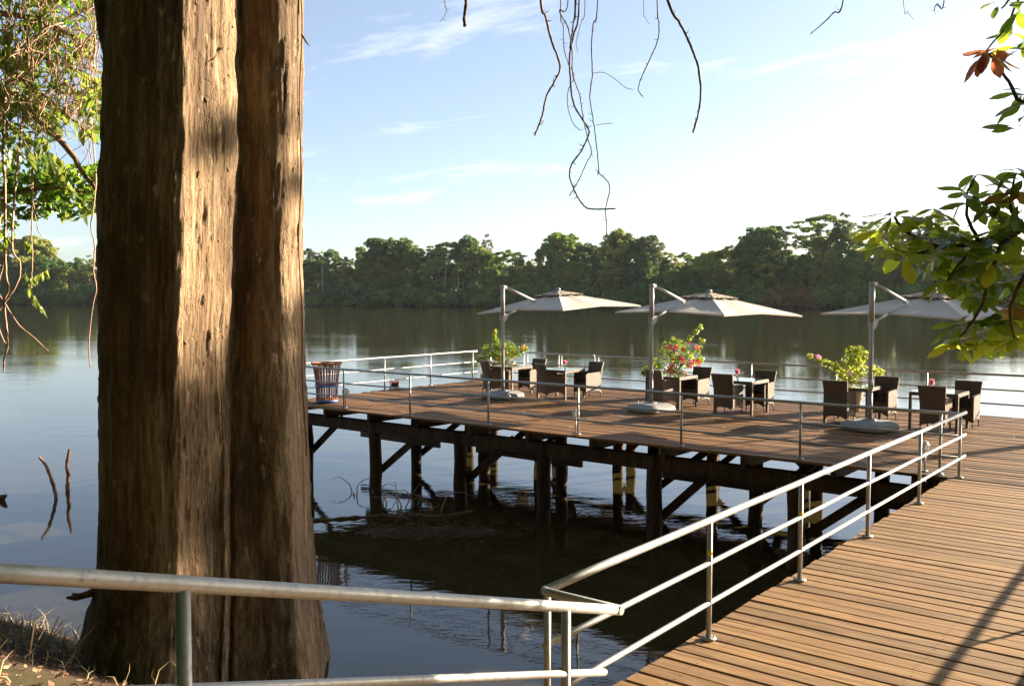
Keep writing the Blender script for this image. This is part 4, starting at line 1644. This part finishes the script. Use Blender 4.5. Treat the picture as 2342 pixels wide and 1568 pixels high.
# ------------------------------------------------------------------ hanging vines at the top
VINES = [
    ('thick broken vine stub hanging at the top, nearest to the big trunk', 'darkvine', [(1065, -330, 8.4), (1064, -60, 8.0), (1066, 5, 8.0), (1062, 40, 8.0), (1063, 62, 8.0)], 0.017, 0.014),
    ('thin curled tendril left of the thick vine stub', 'darkvine', [(1014, -340, 8.5), (1016, -20, 8.0), (1021, 15, 8.0), (1018, 35, 8.0), (1007, 50, 8.0)], 0.004, 0.002),
    ('vine with a sharp leftward kink, leftmost of the central tangle', 'liana', [(1228, -300, 8.05), (1236, -10, 7.7), (1248, 40, 7.7), (1262, 95, 7.7), (1281, 150, 7.7), (1272, 180, 7.7), (1250, 220, 7.7), (1240, 265, 7.7), (1223, 310, 7.7)], 0.011, 0.007),
    ('vine that spirals and ends in a level hook above the treetops', 'darkvine', [(1330, -300, 7.9), (1325, 10, 7.6), (1312, 80, 7.6), (1303, 130, 7.6), (1305, 185, 7.6), (1313, 240, 7.6), (1340, 285, 7.6), (1347, 305, 7.6), (1330, 345, 7.6), (1308, 375, 7.6), (1303, 405, 7.6), (1316, 440, 7.6), (1335, 470, 7.6), (1355, 478, 7.6), (1408, 477, 7.6)], 0.008, 0.006),
    ('longest thin vine, reaching down to the treetops', 'darkvine', [(1372, -290, 7.9), (1367, 10, 7.5), (1357, 55, 7.5), (1353, 110, 7.5), (1355, 170, 7.5), (1349, 220, 7.5), (1356, 270, 7.5), (1364, 330, 7.5), (1370, 390, 7.5), (1368, 395, 7.5), (1390, 415, 7.5), (1394, 437, 7.5), (1385, 480, 7.5), (1388, 515, 7.5), (1385, 545, 7.5)], 0.0055, 0.004),
    ('thin vine ending in a hook after a zigzag', 'darkvine', [(1295, -300, 7.9), (1300, -5, 7.55), (1280, 25, 7.55), (1298, 60, 7.55), (1308, 110, 7.55), (1310, 170, 7.55), (1325, 215, 7.55), (1334, 270, 7.55), (1345, 320, 7.55), (1353, 348, 7.55), (1340, 375, 7.55), (1322, 415, 7.55), (1302, 448, 7.55)], 0.005, 0.004),
    ('straight twig-like vine in the middle of the tangle', 'darkvine', [(1318, -295, 7.9), (1316, 5, 7.6), (1312, 50, 7.6), (1306, 90, 7.6), (1303, 112, 7.6)], 0.009, 0.005),
    ('thin vine crossing the tangle in a long loop', 'darkvine', [(1285, -300, 8.0), (1282, 10, 7.65), (1288, 60, 7.65), (1290, 110, 7.65), (1300, 145, 7.65), (1313, 175, 7.65), (1300, 205, 7.65), (1298, 240, 7.65), (1310, 280, 7.65), (1326, 298, 7.65)], 0.0045, 0.003),
    ('fine vine criss-crossing at the top of the tangle', 'darkvine', [(1340, -295, 7.9), (1338, 5, 7.5), (1330, 50, 7.5), (1318, 95, 7.5), (1322, 120, 7.5)], 0.004, 0.002),
    ('S-shaped thin vine right of the tangle', 'darkvine', [(1500, -290, 7.7), (1503, 5, 7.3), (1507, 50, 7.3), (1505, 90, 7.3), (1487, 135, 7.3), (1468, 175, 7.3), (1460, 205, 7.3), (1470, 222, 7.3)], 0.0055, 0.004),
    ('short fine tendril beside the S-shaped vine', 'darkvine', [(1474, -290, 7.7), (1472, 5, 7.3), (1474, 35, 7.3), (1484, 55, 7.3)], 0.003, 0.0015),
    ('thick bow-shaped vine, rightmost of the long vines', 'darkvine', [(1440, -290, 7.6), (1525, -5, 7.2), (1553, 50, 7.2), (1578, 100, 7.2), (1596, 150, 7.2), (1603, 205, 7.2), (1598, 255, 7.2), (1585, 304, 7.2)], 0.0115, 0.007),
    ('slanting thin branchlet near the top right', 'darkvine', [(1960, -300, 7.0), (1930, -5, 6.8), (1905, 30, 6.8), (1878, 58, 6.8), (1853, 78, 6.8)], 0.007, 0.003),
    ('short hooked twig at the top edge left of the almond leaves', 'darkvine', [(2158, -330, 6.75), (2160, -10, 6.6), (2142, 10, 6.6), (2136, 25, 6.6)], 0.006, 0.003),
    ('short faint tendril at the top between twig and branchlet', 'darkvine', [(2055, -310, 6.9), (2066, 0, 6.7), (2076, 28, 6.7), (2090, 46, 6.7)], 0.003, 0.0015),
]


def smooth_path(ctrl, sub=6, jit=0.0, rr=R):
    P_ = [Vector(p) for p in ctrl]
    m_ = len(P_)
    o_ = []
    for i in range(m_ - 1):
        p0, p1, p2, p3 = P_[max(i - 1, 0)], P_[i], P_[i + 1], P_[min(i + 2, m_ - 1)]
        for k in range(sub):
            t_ = k / sub
            q = 0.5 * ((2 * p1) + (p2 - p0) * t_ + (2 * p0 - 5 * p1 + 4 * p2 - p3) * t_ * t_ + (3 * p1 - p0 - 3 * p2 + p3) * t_ ** 3)
            if jit:
                q = q + rvec(rr) * jit
            o_.append(q)
    o_.append(P_[-1])
    return o_


for label, mt, ctrl, r0, r1 in VINES:
    pts = smooth_path([at(*c) for c in ctrl], 7, 0.0025)
    n_ = len(pts)
    mb = MB()
    rs = [(r0 + (r1 - r0) * i / (n_ - 1)) * R.uniform(0.88, 1.15) for i in range(n_)]
    mb.tube(pts, rs, 6)
    for i in range(3, n_ - 1):                # knots and little side shoots
        if r0 > 0.0035 and R.random() < 0.2:
            d = rvec()
            mb.tube([pts[i], pts[i] + d * 0.03, pts[i] + d * 0.05 + Vector((0, 0, 0.012))], [r1 * 0.7, r1 * 0.5, 0.001], 4)
    if label.startswith('longest'):
        for c2 in ([(1355, 168, 7.5), (1380, 166, 7.5), (1405, 180, 7.5), (1430, 200, 7.5), (1448, 205, 7.5)], [(1364, 286, 7.5), (1385, 283, 7.5), (1401, 282, 7.5)]):
            mb.tube(smooth_path([at(*c) for c in c2], 5), 0.0025, 5)
    tag(mb.build('hanging_vine', M[mt]), label, 'vine', 'vines hanging over the river view')


# ------------------------------------------------------------------ leaf shapes
def leaf_shape(L, W, obovate=True, droop=0.25, fold=0.18, seg=5):
    mb = MB()
    v, f = [], []
    for i in range(seg + 1):
        t_ = i / seg
        if obovate:
            w_ = W * (math.sin(math.pi * t_ ** 1.5) * 0.95 + 0.06 * (1 - t_))
        else:
            w_ = W * (math.sin(math.pi * t_ ** 0.85) + 0.03)
        if i == seg:
            w_ = W * 0.06
        z_ = -droop * L * t_ * t_ + 0.03 * L * math.sin(t_ * 7)
        v += [(t_ * L, -w_, z_ + fold * w_), (t_ * L, 0, z_), (t_ * L, w_, z_ + fold * w_)]
    for i in range(seg):
        a = i * 3
        f += [(a, a + 3, a + 4, a + 1), (a + 1, a + 4, a + 5, a + 2)]
    mb.add(v, f, 0, True)
    return mb


def leaf_rot(d, roll):
    """rotation that points local +x along d"""
    q = Vector(d).to_track_quat('X', 'Z')
    return (q.to_matrix() @ Matrix.Rotation(roll, 3, 'X')).to_euler()


# ------------------------------------------------------------------ almond tree at the right
alm = thing('almond_tree', 'sea-almond tree reaching in from the right with big glossy green, yellow and red leaves', 'tree', (0, 0, 0))
base = Vector((*c2w(6.7, 7.2), 0))
gz = -0.6
mb = MB()
mb.tube(smooth_path([(base.x, base.y, gz - 1.5), (base.x + 0.1, base.y, 0.6), (base.x - 0.1, base.y + 0.1, 2.2), (base.x + 0.05, base.y, 3.6), (base.x, base.y + 0.2, 6.0)], 5), [0.26 - 0.0075 * i for i in range(21)], 12)
mb.build('trunk', M['limb'], alm)
tj = Vector((base.x, base.y, 2.6))
BR = [
    ([tj, at(2620, 480, 6.3), at(2440, 500, 6.0), at(2342, 520, 5.9), at(2240, 552, 5.9), at(2150, 565, 6.0), at(2080, 535, 6.0), at(2045, 495, 6.0)], 0.05, 0.008),
    ([at(2342, 520, 5.9), at(2292, 560, 5.8), at(2262, 640, 5.75), at(2235, 720, 5.7), at(2192, 775, 5.7)], 0.022, 0.006),
    ([at(2440, 500, 6.0), at(2360, 600, 5.7), at(2312, 700, 5.6), at(2320, 775, 5.6)], 0.022, 0.006),
    ([at(2240, 552, 5.9), at(2214, 500, 5.95), at(2213, 445, 6.0), at(2232, 402, 6.0)], 0.014, 0.006),
    ([at(2150, 565, 6.0), at(2080, 580, 6.0), at(2035, 560, 6.0)], 0.012, 0.005),
    ([at(2342, 520, 5.9), at(2310, 470, 5.9), at(2325, 395, 5.9)], 0.016, 0.006),
    ([Vector((base.x, base.y, 3.6)), at(2560, 200, 6.2), at(2440, 230, 6.0), at(2340, 235, 5.9), at(2300, 175, 5.9), at(2262, 125, 5.9)], 0.035, 0.005),
    ([Vector((base.x, base.y, 4.2)), at(2520, -60, 6.2), at(2400, -90, 6.0), at(2340, -30, 5.9), at(2290, 20, 5.9)], 0.03, 0.005),
    ([at(2340, -30, 5.9), at(2300, 60, 5.9), at(2236, 140, 5.9)], 0.010, 0.004),
    ([at(2240, 552, 5.9), at(2180, 620, 5.8), at(2160, 660, 5.8)], 0.012, 0.005),
]
for pts, r0, r1 in BR:
    P_ = smooth_path(pts, 5, 0.006)
    mb = MB()
    n_ = len(P_)
    mb.tube(P_, [r0 + (r1 - r0) * (i / (n_ - 1)) ** 0.7 for i in range(n_)], 8)
    mb.build('branch', M['limb'], alm)
LM = {}
for key, mt in (('g', 'leaf_green'), ('d', 'leaf_dark'), ('y', 'leaf_yellow'), ('r', 'leaf_red'), ('o', 'leaf_brown')):
    LM[key] = [leaf_shape(0.185 * s_, 0.041 * s_, True, dr).mesh('leaf', M[mt]) for s_, dr in ((1.0, 0.2), (0.9, 0.45), (1.1, 0.1), (0.8, 0.3))]
ROS = [(2330, 20, 4, 'g'), (2342, 110, 4, 'y'), (2330, 290, 5, 'd'), (2285, 12, 3, 'g'), (2312, 75, 3, 'y'), (2262, 125, 9, 'r'), (2285, 112, 5, 'r'), (2338, 232, 8, 'd'), (2212, 445, 8, 'd'), (2232, 402, 5, 'd'), (2330, 440, 9, 'o'), (2272, 472, 9, 'd'), (2318, 392, 6, 'd'),
       (2300, 522, 9, 'd'), (2045, 497, 9, 'y'), (2082, 500, 6, 'g'), (2032, 562, 8, 'y'), (2066, 585, 7, 'y'), (2110, 545, 9, 'd'), (2150, 585, 9, 'g'), (2192, 548, 8, 'd'), (2165, 645, 9, 'd'),
       (2232, 592, 9, 'd'), (2272, 602, 8, 'g'), (2328, 585, 8, 'y'), (2300, 645, 9, 'g'), (2242, 682, 10, 'd'), (2203, 742, 9, 'd'), (2272, 722, 9, 'd'), (2312, 692, 8, 'o'), (2190, 782, 7, 'g'),
       (2250, 772, 8, 'y'), (2322, 782, 8, 'y'), (2140, 610, 6, 'd'), (2335, 500, 7, 'd'), (2262, 545, 8, 'd'), (2342, 650, 8, 'g'), (2120, 500, 6, 'y'), (2010, 530, 5, 'y'), (2215, 640, 7, 'd'), (2290, 750, 7, 'y'), (2180, 590, 7, 'd'), (2255, 640, 7, 'd'), (2340, 730, 6, 'y'), (2340, 540, 6, 'd'), (2285, 432, 6, 'g'), (2336, 405, 7, 'g'), (2342, 470, 6, 'g'), (2165, 520, 6, 'g'), (2225, 470, 4, 'g')]
rr = random.Random(12)
alt = {'g': 'ggyy', 'd': 'dgggy', 'y': 'yyyg', 'r': 'rrro', 'o': 'ooyg'}
made = 0
fill = MB()
fmats = list(dict.fromkeys(LM[k_][0].materials[0] for k_ in LM))
for rep_ in range(2):
    for px, py, n_, key in ROS:
        if rep_ and (key == 'r' or rr.random() < 0.55):
            continue
        c = at(px + (rr.uniform(-22, 22) if rep_ else 0), py + (rr.uniform(-22, 22) if rep_ else 0), 5.85 + rr.uniform(-0.25, 0.25) + 0.25 * rep_)
        for i in range(n_):
            a = 6.283 * i / n_ + rr.uniform(-0.3, 0.3)
            el = rr.uniform(-0.75, 0.35)
            d = Vector((math.cos(a) * math.cos(el), math.sin(a) * math.cos(el), math.sin(el)))
            me_ = rr.choice(LM[rr.choice(alt[key])])
            p, e_, s_ = c + d * 0.012 + rvec(rr) * 0.025, leaf_rot(d, rr.uniform(-0.6, 0.6)), rr.uniform(0.75, 1.15)
            if made < 300:
                o = link('leaf', me_, alm, p, e_, (s_, s_, s_))
                made += 1
            else:
                q_ = e_.to_matrix()
                fill.add([q_ @ (v_.co * s_) + p for v_ in me_.vertices], [tuple(f_.vertices) for f_ in me_.polygons], fmats.index(me_.materials[0]), True)
fill.build('foliage', fmats, alm, 'stuff')
# the rest of its crown, out of view to the right
cr_ = MB()
for X_, Y_, Z_, r_, n_ in ((3.9, 5.6, 3.2, 0.6, 300), (4.4, 6.4, 2.8, 0.7, 350), (5.0, 6.6, 3.3, 0.8, 380), (4.6, 5.2, 3.6, 0.8, 350), (5.8, 7.2, 3.6, 0.9, 380), (6.6, 7.6, 4.4, 1.1, 420),
                           (7.4, 7.0, 4.0, 1.0, 360), (6.0, 6.0, 4.6, 1.1, 400), (7.6, 8.6, 5.0, 1.1, 380), (5.2, 7.6, 3.3, 0.6, 220), (6.4, 8.8, 3.9, 0.8, 260)):
    if X_ - r_ < 0.57 * (Y_ + r_ * 0.3):
        X_ = 0.57 * (Y_ + r_ * 0.3) + r_
    x, y = c2w(X_, Y_)
    leaf_cloud(cr_, (x, y, Z_), r_, r_ * 0.6, n_, 0.15, rr, 0.15)
cr_.build('crown', M['leaf_green'], alm, 'stuff')

# unseen tree added on the right, its crown shaped to shade the big trunk
sx, sy = tcx + SUN.x * 31, tcy + SUN.y * 31
zc_ = SUN.z * 31
shade = thing('shade_tree', 'bushy unseen tree beyond the right end of the pier, added to shade the big trunk', 'tree', (sx, sy, -2))
mb = MB()
mb.tube([(0, 0, -1.5), (0.1, 0, 3), (0, 0.1, 6), (0.2, 0, zc_ + 6.1)], [0.28, 0.22, 0.16, 0.02], 10)
mb.build('trunk', M['limb'], shade)
cr_ = MB()
rr = random.Random(5)
for _ in range(64):
    q = Vector((rr.uniform(-2.2, 0.9), rr.uniform(-2, 2), rr.uniform(-2.3, 1.35)))
    leaf_cloud(cr_, (q.x, q.y, zc_ + 2 + q.z), 0.85, 0.65, 120, 0.3, rr, 0.1)
leaf_cloud(cr_, (0.25, 0.0, zc_ + 2 + 4.15), 0.42, 0.26, 90, 0.22, rr, 0.1)  # small clumps added to cast a soft blotch on the big trunk
leaf_cloud(cr_, (-0.1, 0.2, zc_ + 2 + 3.55), 0.3, 0.2, 60, 0.22, rr, 0.1)
cr_.build('crown', M['for_mid'], shade)

# ------------------------------------------------------------------ vine-draped tree at the left
vt_ = thing('vine_draped_tree', 'leafy tree hung with a tangle of bare pinkish vines left of the big trunk', 'tree', (0, 0, 0))
lb = at(-330, 700, 12.0)
mb = MB()
mb.tube(smooth_path([(lb.x, lb.y, -2.2), (lb.x + 0.1, lb.y, 1.5), (lb.x, lb.y, 4.5), (lb.x, lb.y, 8.0)], 5), [0.28 - 0.012 * i for i in range(16)], 10)
mb.build('trunk', M['limb'], vt_)
for pts, r0, r1 in (([Vector((lb.x, lb.y, 5.0)), at(-120, 190, 11.6), at(40, 240, 11.2), at(150, 335, 11.0), at(190, 395, 10.9), at(232, 450, 10.8), at(245, 475, 10.8)], 0.06, 0.010),
                    ([Vector((lb.x, lb.y, 6.2)), at(-120, 20, 11.6), at(60, 40, 11.3), at(180, 90, 11.1)], 0.07, 0.015),
                    ([Vector((lb.x, lb.y, 4.0)), at(-140, 430, 11.5), at(0, 440, 11.2), at(110, 430, 11.0), at(200, 440, 10.9)], 0.05, 0.010),
                    ([Vector((lb.x, lb.y, 5.6)), at(-100, 130, 11.6), at(20, 160, 11.3), at(140, 250, 11.2), at(225, 330, 11.0)], 0.05, 0.010)):
    P_ = smooth_path(pts, 5, 0.01)
    mb = MB()
    n_ = len(P_)
    mb.tube(P_, [r0 + (r1 - r0) * i / (n_ - 1) for i in range(n_)], 7)
    mb.build('branch', M['liana'], vt_)
rr = random.Random(31)
tw = MB()
for _ in range(330):
    px0, py0 = rr.uniform(-40, 245), rr.uniform(-60, 250)
    dep = rr.uniform(10.5, 11.2)
    d = Vector((rr.uniform(-1, 1), rr.uniform(-0.4, 0.4), rr.uniform(-1.2, 0.1)))
    L = rr.uniform(0.3, 1.0)
    p = at(px0, py0, dep)
    pts = [p]
    for k in range(7):
        d = (d + rvec(rr) * 0.55 + Vector((0, 0, -0.06))).normalized()
        p = p + d * L / 7
        pts.append(p)
    r0 = rr.choice((0.004, 0.005, 0.006, 0.009))
    tw.tube(pts, [r0] * 4 + [r0 * 0.7] * 4, 5)
tw.build('twigs', M['twig'], vt_, 'stuff')
LP = [leaf_shape(0.175, 0.03, False, dr).mesh('leaf', M['pinnate']) for dr in (0.35, 0.6, 0.2)]
LD = [leaf_shape(0.15, 0.032, False, dr).mesh('leaf', M[mt]) for dr, mt in ((0.3, 'leaf_dark'), (0.2, 'leaf_dark'), (0.4, 'leaf_green'))]
count = 0
# drooping pinnate sprays
for px, py, ex, ey in ((20, 210, 120, 260), (60, 240, 170, 270), (90, 285, 210, 300), (10, 270, 110, 330), (70, 320, 150, 370), (20, 120, 90, 150), (0, 330, 90, 350), (110, 360, 170, 430), (30, 60, 0, 130), (150, 150, 230, 180)):
    a, b = at(px, py, 10.9), at(ex, ey, 10.6)
    for k in range(10):
        p = a.lerp(b, k / 9)
        d = Vector((rr.uniform(-0.35, 0.35), rr.uniform(-0.3, 0.3), -1)) + (b - a).normalized() * 0.4
        o = link('leaf', rr.choice(LP), vt_, p, leaf_rot(d, rr.uniform(0, 6.28)))
        s_ = rr.uniform(0.7, 1.25)
        o.scale = (s_, s_, s_)
        count += 1
lf = MB()
def cluster(cx_, cy_, rx_, ry_, n_, parts):
    global count
    for k in range(n_):
        while True:
            a, b = rr.uniform(-1, 1), rr.uniform(-1, 1)
            if a * a + b * b < 1:
                break
        p = at(cx_ + a * rx_, cy_ + b * ry_, rr.uniform(10.9, 12.2))
        d = rvec(rr) + Vector((0, 0, -0.45))
        if k < parts:
            o = link('leaf', rr.choice(LD + LP[:1]), vt_, p, leaf_rot(d, rr.uniform(0, 6.28)))
            s_ = rr.uniform(0.7, 1.15)
            o.scale = (s_, s_, s_)
            count += 1
        else:
            small_leaf(lf, p, rvec(rr).normalized(), rr.uniform(0.05, 0.085), rr, rr.choice((0, 0, 1, 2)))
cluster(70, 425, 95, 75, 520, 60)
cluster(165, 440, 80, 62, 480, 60)
cluster(30, 60, 90, 100, 520, 25)
cluster(150, 60, 90, 90, 420, 15)
cluster(110, 180, 130, 90, 420, 15)
cluster(60, 280, 90, 60, 300, 15)
cluster(225, 400, 25, 30, 70, 10)
cluster(30, 190, 60, 70, 160, 10)
cluster(215, 260, 40, 60, 120, 5)
cluster(10, 520, 30, 35, 50, 6)
lf.build('foliage', [M['leaf_dark'], M['leaf_green'], M['pinnate']], vt_, 'stuff')

# lianas hanging down to the water at the left edge
for label, ctrl, r0, r1, sprays in (
        ('long wavy liana hanging beside the left edge of the big trunk', [(205, 250, 11.4), (219, 400, 10.9), (214, 470, 10.7), (208, 520, 10.7), (216, 560, 10.7), (214, 620, 10.7), (220, 660, 10.7), (212, 700, 10.7), (207, 740, 10.7), (203, 790, 10.7), (205, 830, 10.7), (208, 840, 10.7)], 0.009, 0.006, 0),
        ('knotted liana at the extreme left edge with looping side shoots', [(16, 130, 11.4), (8, 330, 10.6), (12, 430, 10.3), (11, 560, 10.3), (14, 630, 10.3), (20, 660, 10.3), (10, 690, 10.3), (15, 750, 10.3), (18, 790, 10.3), (10, 820, 10.3), (8, 850, 10.3)], 0.015, 0.008, 0),
        ('liana arching right from the left edge towards the water', [(-20, 200, 11.3), (0, 450, 10.6), (-5, 560, 10.3), (5, 610, 10.3), (-6, 660, 10.3), (15, 700, 10.3), (45, 745, 10.3), (75, 770, 10.3), (110, 802, 10.3)], 0.010, 0.007, 0),
        ('looped liana curling below the left foliage', [(60, 200, 11.4), (38, 400, 10.8), (28, 560, 10.3), (45, 600, 10.3), (42, 640, 10.3), (20, 680, 10.3), (-5, 720, 10.3), (4, 770, 10.3), (18, 790, 10.3)], 0.012, 0.007, 0),
        ('short hanging liana with a spray of pale leaflets at the left', [(85, 250, 11.4), (76, 400, 10.8), (72, 520, 10.3), (74, 590, 10.3), (72, 640, 10.3), (70, 680, 10.3), (73, 697, 10.3)], 0.009, 0.006, 1),
        ('thin arching tendril under the left foliage', [(60, 300, 11.3), (70, 420, 10.8), (78, 480, 10.5), (85, 520, 10.5), (100, 548, 10.5), (118, 557, 10.5)], 0.006, 0.004, 0),
        ('forked tendril hanging between left foliage and big trunk', [(215, 330, 11.3), (222, 440, 10.9), (220, 480, 10.8), (226, 520, 10.8), (232, 548, 10.8)], 0.006, 0.004, 0)):
    t = thing('liana', label, 'vine', (0, 0, 0), 0, 'lianas at the left edge')
    pts = smooth_path([at(*c) for c in ctrl], 6, 0.004)
    n_ = len(pts)
    mb = MB()
    mb.tube(pts, [(r0 + (r1 - r0) * i / (n_ - 1)) * rr.uniform(0.85, 1.2) for i in range(n_)], 7)
    mb.build('stem', M['twig'], t)
    if sprays:
        for px, py, ex, ey in ((74, 690, 98, 735), (72, 655, 110, 645), (58, 640, 68, 690), (60, 570, 72, 590), (20, 560, 5, 590)):
            a, b = at(px, py - 20, 10.3), at(ex, ey - 30, 10.2)
            for k in range(8):
                d = Vector((rr.uniform(-0.2, 0.2), rr.uniform(-0.2, 0.2), -1))
                o = link('leaf', rr.choice(LP), t, a.lerp(b, k / 7), leaf_rot(d, rr.uniform(0, 6.28)))
                o.scale = (0.6, 0.8, 0.6)

# ------------------------------------------------------------------ dead sticks, driftwood, dry grass
for label, ctrl, r0 in (('dead stick leaning left out of the water', [(128, 1165, 20.3), (128, 1135, 20.3), (122, 1110, 20.3), (112, 1080, 20.3), (100, 1057, 20.3), (90, 1045, 20.3)], 0.045),
                        ('upright dead stick in the water, nearer to the big trunk', [(157, 1150, 21.1), (154, 1118, 21.1), (156, 1090, 21.1), (153, 1060, 21.1), (157, 1038, 21.1), (158, 1026, 21.1)], 0.05),
                        ):
    pts = smooth_path([at(*c) for c in ctrl], 4, 0.008)
    n_ = len(pts)
    mb = MB()
    mb.tube(pts, [r0 * (1 - 0.4 * i / n_) * rr.uniform(0.85, 1.15) for i in range(n_)], 7)
    mb.tube([pts[n_ // 2], pts[n_ // 2] + Vector((0.08, 0.02, -0.12))], [0.025, 0.008], 5)
    tag(mb.build('dead_stick', M['stick']), label, 'stick')
mb = MB()
mb.tube([on_z(-20, 1145, -1.95), on_z(4, 1138, -1.80), on_z(14, 1132, -1.72)], [0.05, 0.08, 0.03], 7)
tag(mb.build('stump', M['limb']), 'small dark stump breaking the water at the left edge', 'stump')

dr = thing('driftwood', 'tangle of bare driftwood roots caught round the pier piles', 'driftwood', (0, 0, 0))
rr = random.Random(9)
for x_, y_ in ((-15.4, 14.2), (-14.0, 14.0), (-13.4, 14.2)):
    for k in range(5):
        p = Vector((x_ + rr.uniform(-0.5, 0.5), y_ + rr.uniform(-0.4, 0.2), -1.9))
        d = Vector((rr.uniform(-0.8, 0.8), rr.uniform(-0.4, 0.4), rr.uniform(0.5, 1)))
        pts = [p]
        for q in range(8):
            d = (d + rvec(rr) * 0.55 + Vector((0, 0, -0.045 * q))).normalized()
            p = p + d * rr.uniform(0.06, 0.14)
            pts.append(p)
        mb = MB()
        mb.tube(pts, [0.016 - 0.0015 * i for i in range(9)], 6)
        mb.build('root', M['twig'], dr)
for ctrl in ([(700, 1190), (780, 1186), (860, 1180), (930, 1183)], [(870, 1218), (960, 1210), (1060, 1222), (1130, 1214)], [(940, 1175), (1000, 1180), (1080, 1168)]):
    mb = MB()
    mb.tube(smooth_path([on_z(a, b, WATER_Z + 0.01) for a, b in ctrl], 5, 0.02), [0.035] * (5 * (len(ctrl) - 1)) + [0.015], 6)
    mb.build('log', M['limb'], dr)
mc = on_z(985, 1216, WATER_Z)
ed_ = Vector((EV[0], EV[1], 0))
fd_ = Vector((-EV[1], EV[0], 0))
mb = MB()
pts = []
for i in range(9):
    for k in range(28):
        a = 6.2832 * k / 28
        q_ = i / 8
        p = mc + ed_ * (math.cos(a) * 1.75 * q_) + fd_ * (math.sin(a) * 0.55 * q_)
        p.z = WATER_Z + 0.10 * (1 - q_ ** 1.5) - 0.03 + 0.09 * noise.noise((p.x * 3, p.y * 3, 1.0)) * (1 - q_ * 0.6)
        pts.append(p)
mb.add(pts, [(i * 28 + k, i * 28 + (k + 1) % 28, (i + 1) * 28 + (k + 1) % 28, (i + 1) * 28 + k) for i in range(8) for k in range(28)], 0, True)
mb.build('debris_mound', M['soil'], dr)
mb = MB()
for _ in range(420):
    p = on_z(rr.gauss(980, 85), rr.gauss(1214, 9), WATER_Z + rr.uniform(0.0, 0.10))
    d = Vector((rr.uniform(-1, 1), rr.uniform(-1, 1), rr.uniform(-0.1, 0.2))).normalized()
    mb.tube([p, p + d * rr.uniform(0.06, 0.25)], rr.uniform(0.003, 0.008), 4, cap=False)
mb.build('floating_twigs', M['limb'], dr, 'stuff')

mb = MB()
rr = random.Random(17)
for _ in range(2300):
    x_ = rr.uniform(-16, -7.6) if _ < 1300 else rr.uniform(-7.6, -2.7)
    ts = shore_t(x_)
    y_ = ts - abs(rr.gauss(0, 1.5)) + 0.35
    if math.hypot(x_ - tcx, y_ - tcy) < 1.3:
        continue
    z_ = ground_z(x_, y_)
    L = rr.uniform(0.10, 0.36) * (1.7 if rr.random() < 0.06 else 1)
    d = Vector((rr.uniform(-0.8, 0.8), rr.uniform(-0.8, 0.8), 1)).normalized()
    side = d.cross(Vector((rr.uniform(-1, 1), rr.uniform(-1, 1), 0.1))).normalized() * rr.uniform(0.003, 0.006)
    p = Vector((x_, y_, z_ - 0.02))
    q = p + d * L * 0.6
    e = q + (d + Vector((rr.uniform(-0.9, 0.9), rr.uniform(-0.9, 0.9), -0.6))).normalized() * L * 0.45
    mb.add([p - side, p + side, q + side * 0.8, q - side * 0.8, e], [(0, 1, 2, 3), (3, 2, 4)])
tag(mb.build('dry_grass', M['drygrass']), 'dry straw-coloured grass on the bank left of the big trunk', 'grass', kind='stuff')

# unseen wood added behind and left of the viewer to block sky light
mb = MB()
rr = random.Random(77)
for _ in range(620):
    x_, y_ = c2w(rr.uniform(-30, 26), -rr.uniform(4.5, 11))
    leaf_cloud(mb, (x_, y_, 1.5 + 18 * rr.random()), 2.6, 1.9, 44, 1.35, rr)
for _ in range(420):
    X_, Y_ = -rr.uniform(13.5, 21), rr.uniform(-6, 13)
    x_, y_ = c2w(X_, Y_)
    leaf_cloud(mb, (x_, y_, 0.5 + 15 * rr.random()), 2.3, 1.8, 44, 1.3, rr)
tag(mb.build('shade_wood', M['for_dark']), 'dense dark green wood on the near bank, out of view, added to block sky light', 'wood', kind='stuff')

# river air: a little morning haze that lightens the far trees
mb = MB()
x0_, x1_, y0_, y1_, z0_, z1_ = -760, 560, -48, 760, -4.8, 62
mb.add([(x0_, y0_, z0_), (x1_, y0_, z0_), (x1_, y1_, z0_), (x0_, y1_, z0_), (x0_, y0_, z1_), (x1_, y0_, z1_), (x1_, y1_, z1_), (x0_, y1_, z1_)],
       [(0, 3, 2, 1), (4, 5, 6, 7), (0, 1, 5, 4), (1, 2, 6, 5), (2, 3, 7, 6), (3, 0, 4, 7)])
hm = bpy.data.materials.new('morning_haze')
hm.use_nodes = True
hn = hm.node_tree.nodes
hn.clear()
ho = hn.new('ShaderNodeOutputMaterial')
hv = hn.new('ShaderNodeVolumePrincipled')
hv.inputs['Color'].default_value = (0.86, 0.93, 1.0, 1)
hv.inputs['Density'].default_value = 0.00004
hv.inputs['Anisotropy'].default_value = 0.2
hm.node_tree.links.new(hv.outputs[0], ho.inputs['Volume'])
tag(mb.build('haze', hm), kind='stuff')

mb = MB()
rr = random.Random(41)
for _ in range(6500):
    x_, y_ = rr.uniform(-15, -2.7), rr.uniform(-0.5, 6.0)
    if y_ > shore_t(x_) - 0.3:
        continue
    p = Vector((x_, y_, ground_z(x_, y_) + 0.015))
    small_leaf(mb, p, (Vector((0, 0, 1)) + rvec(rr) * 0.7).normalized(), rr.uniform(0.015, 0.045), rr, rr.choice((0, 1, 1, 1, 2, 2)))
tag(mb.build('leaf_litter', [M['drygrass'], M['stick'], M['limb']]), 'brown fallen leaves littering the bank by the big trunk', 'leaf litter', kind='stuff')
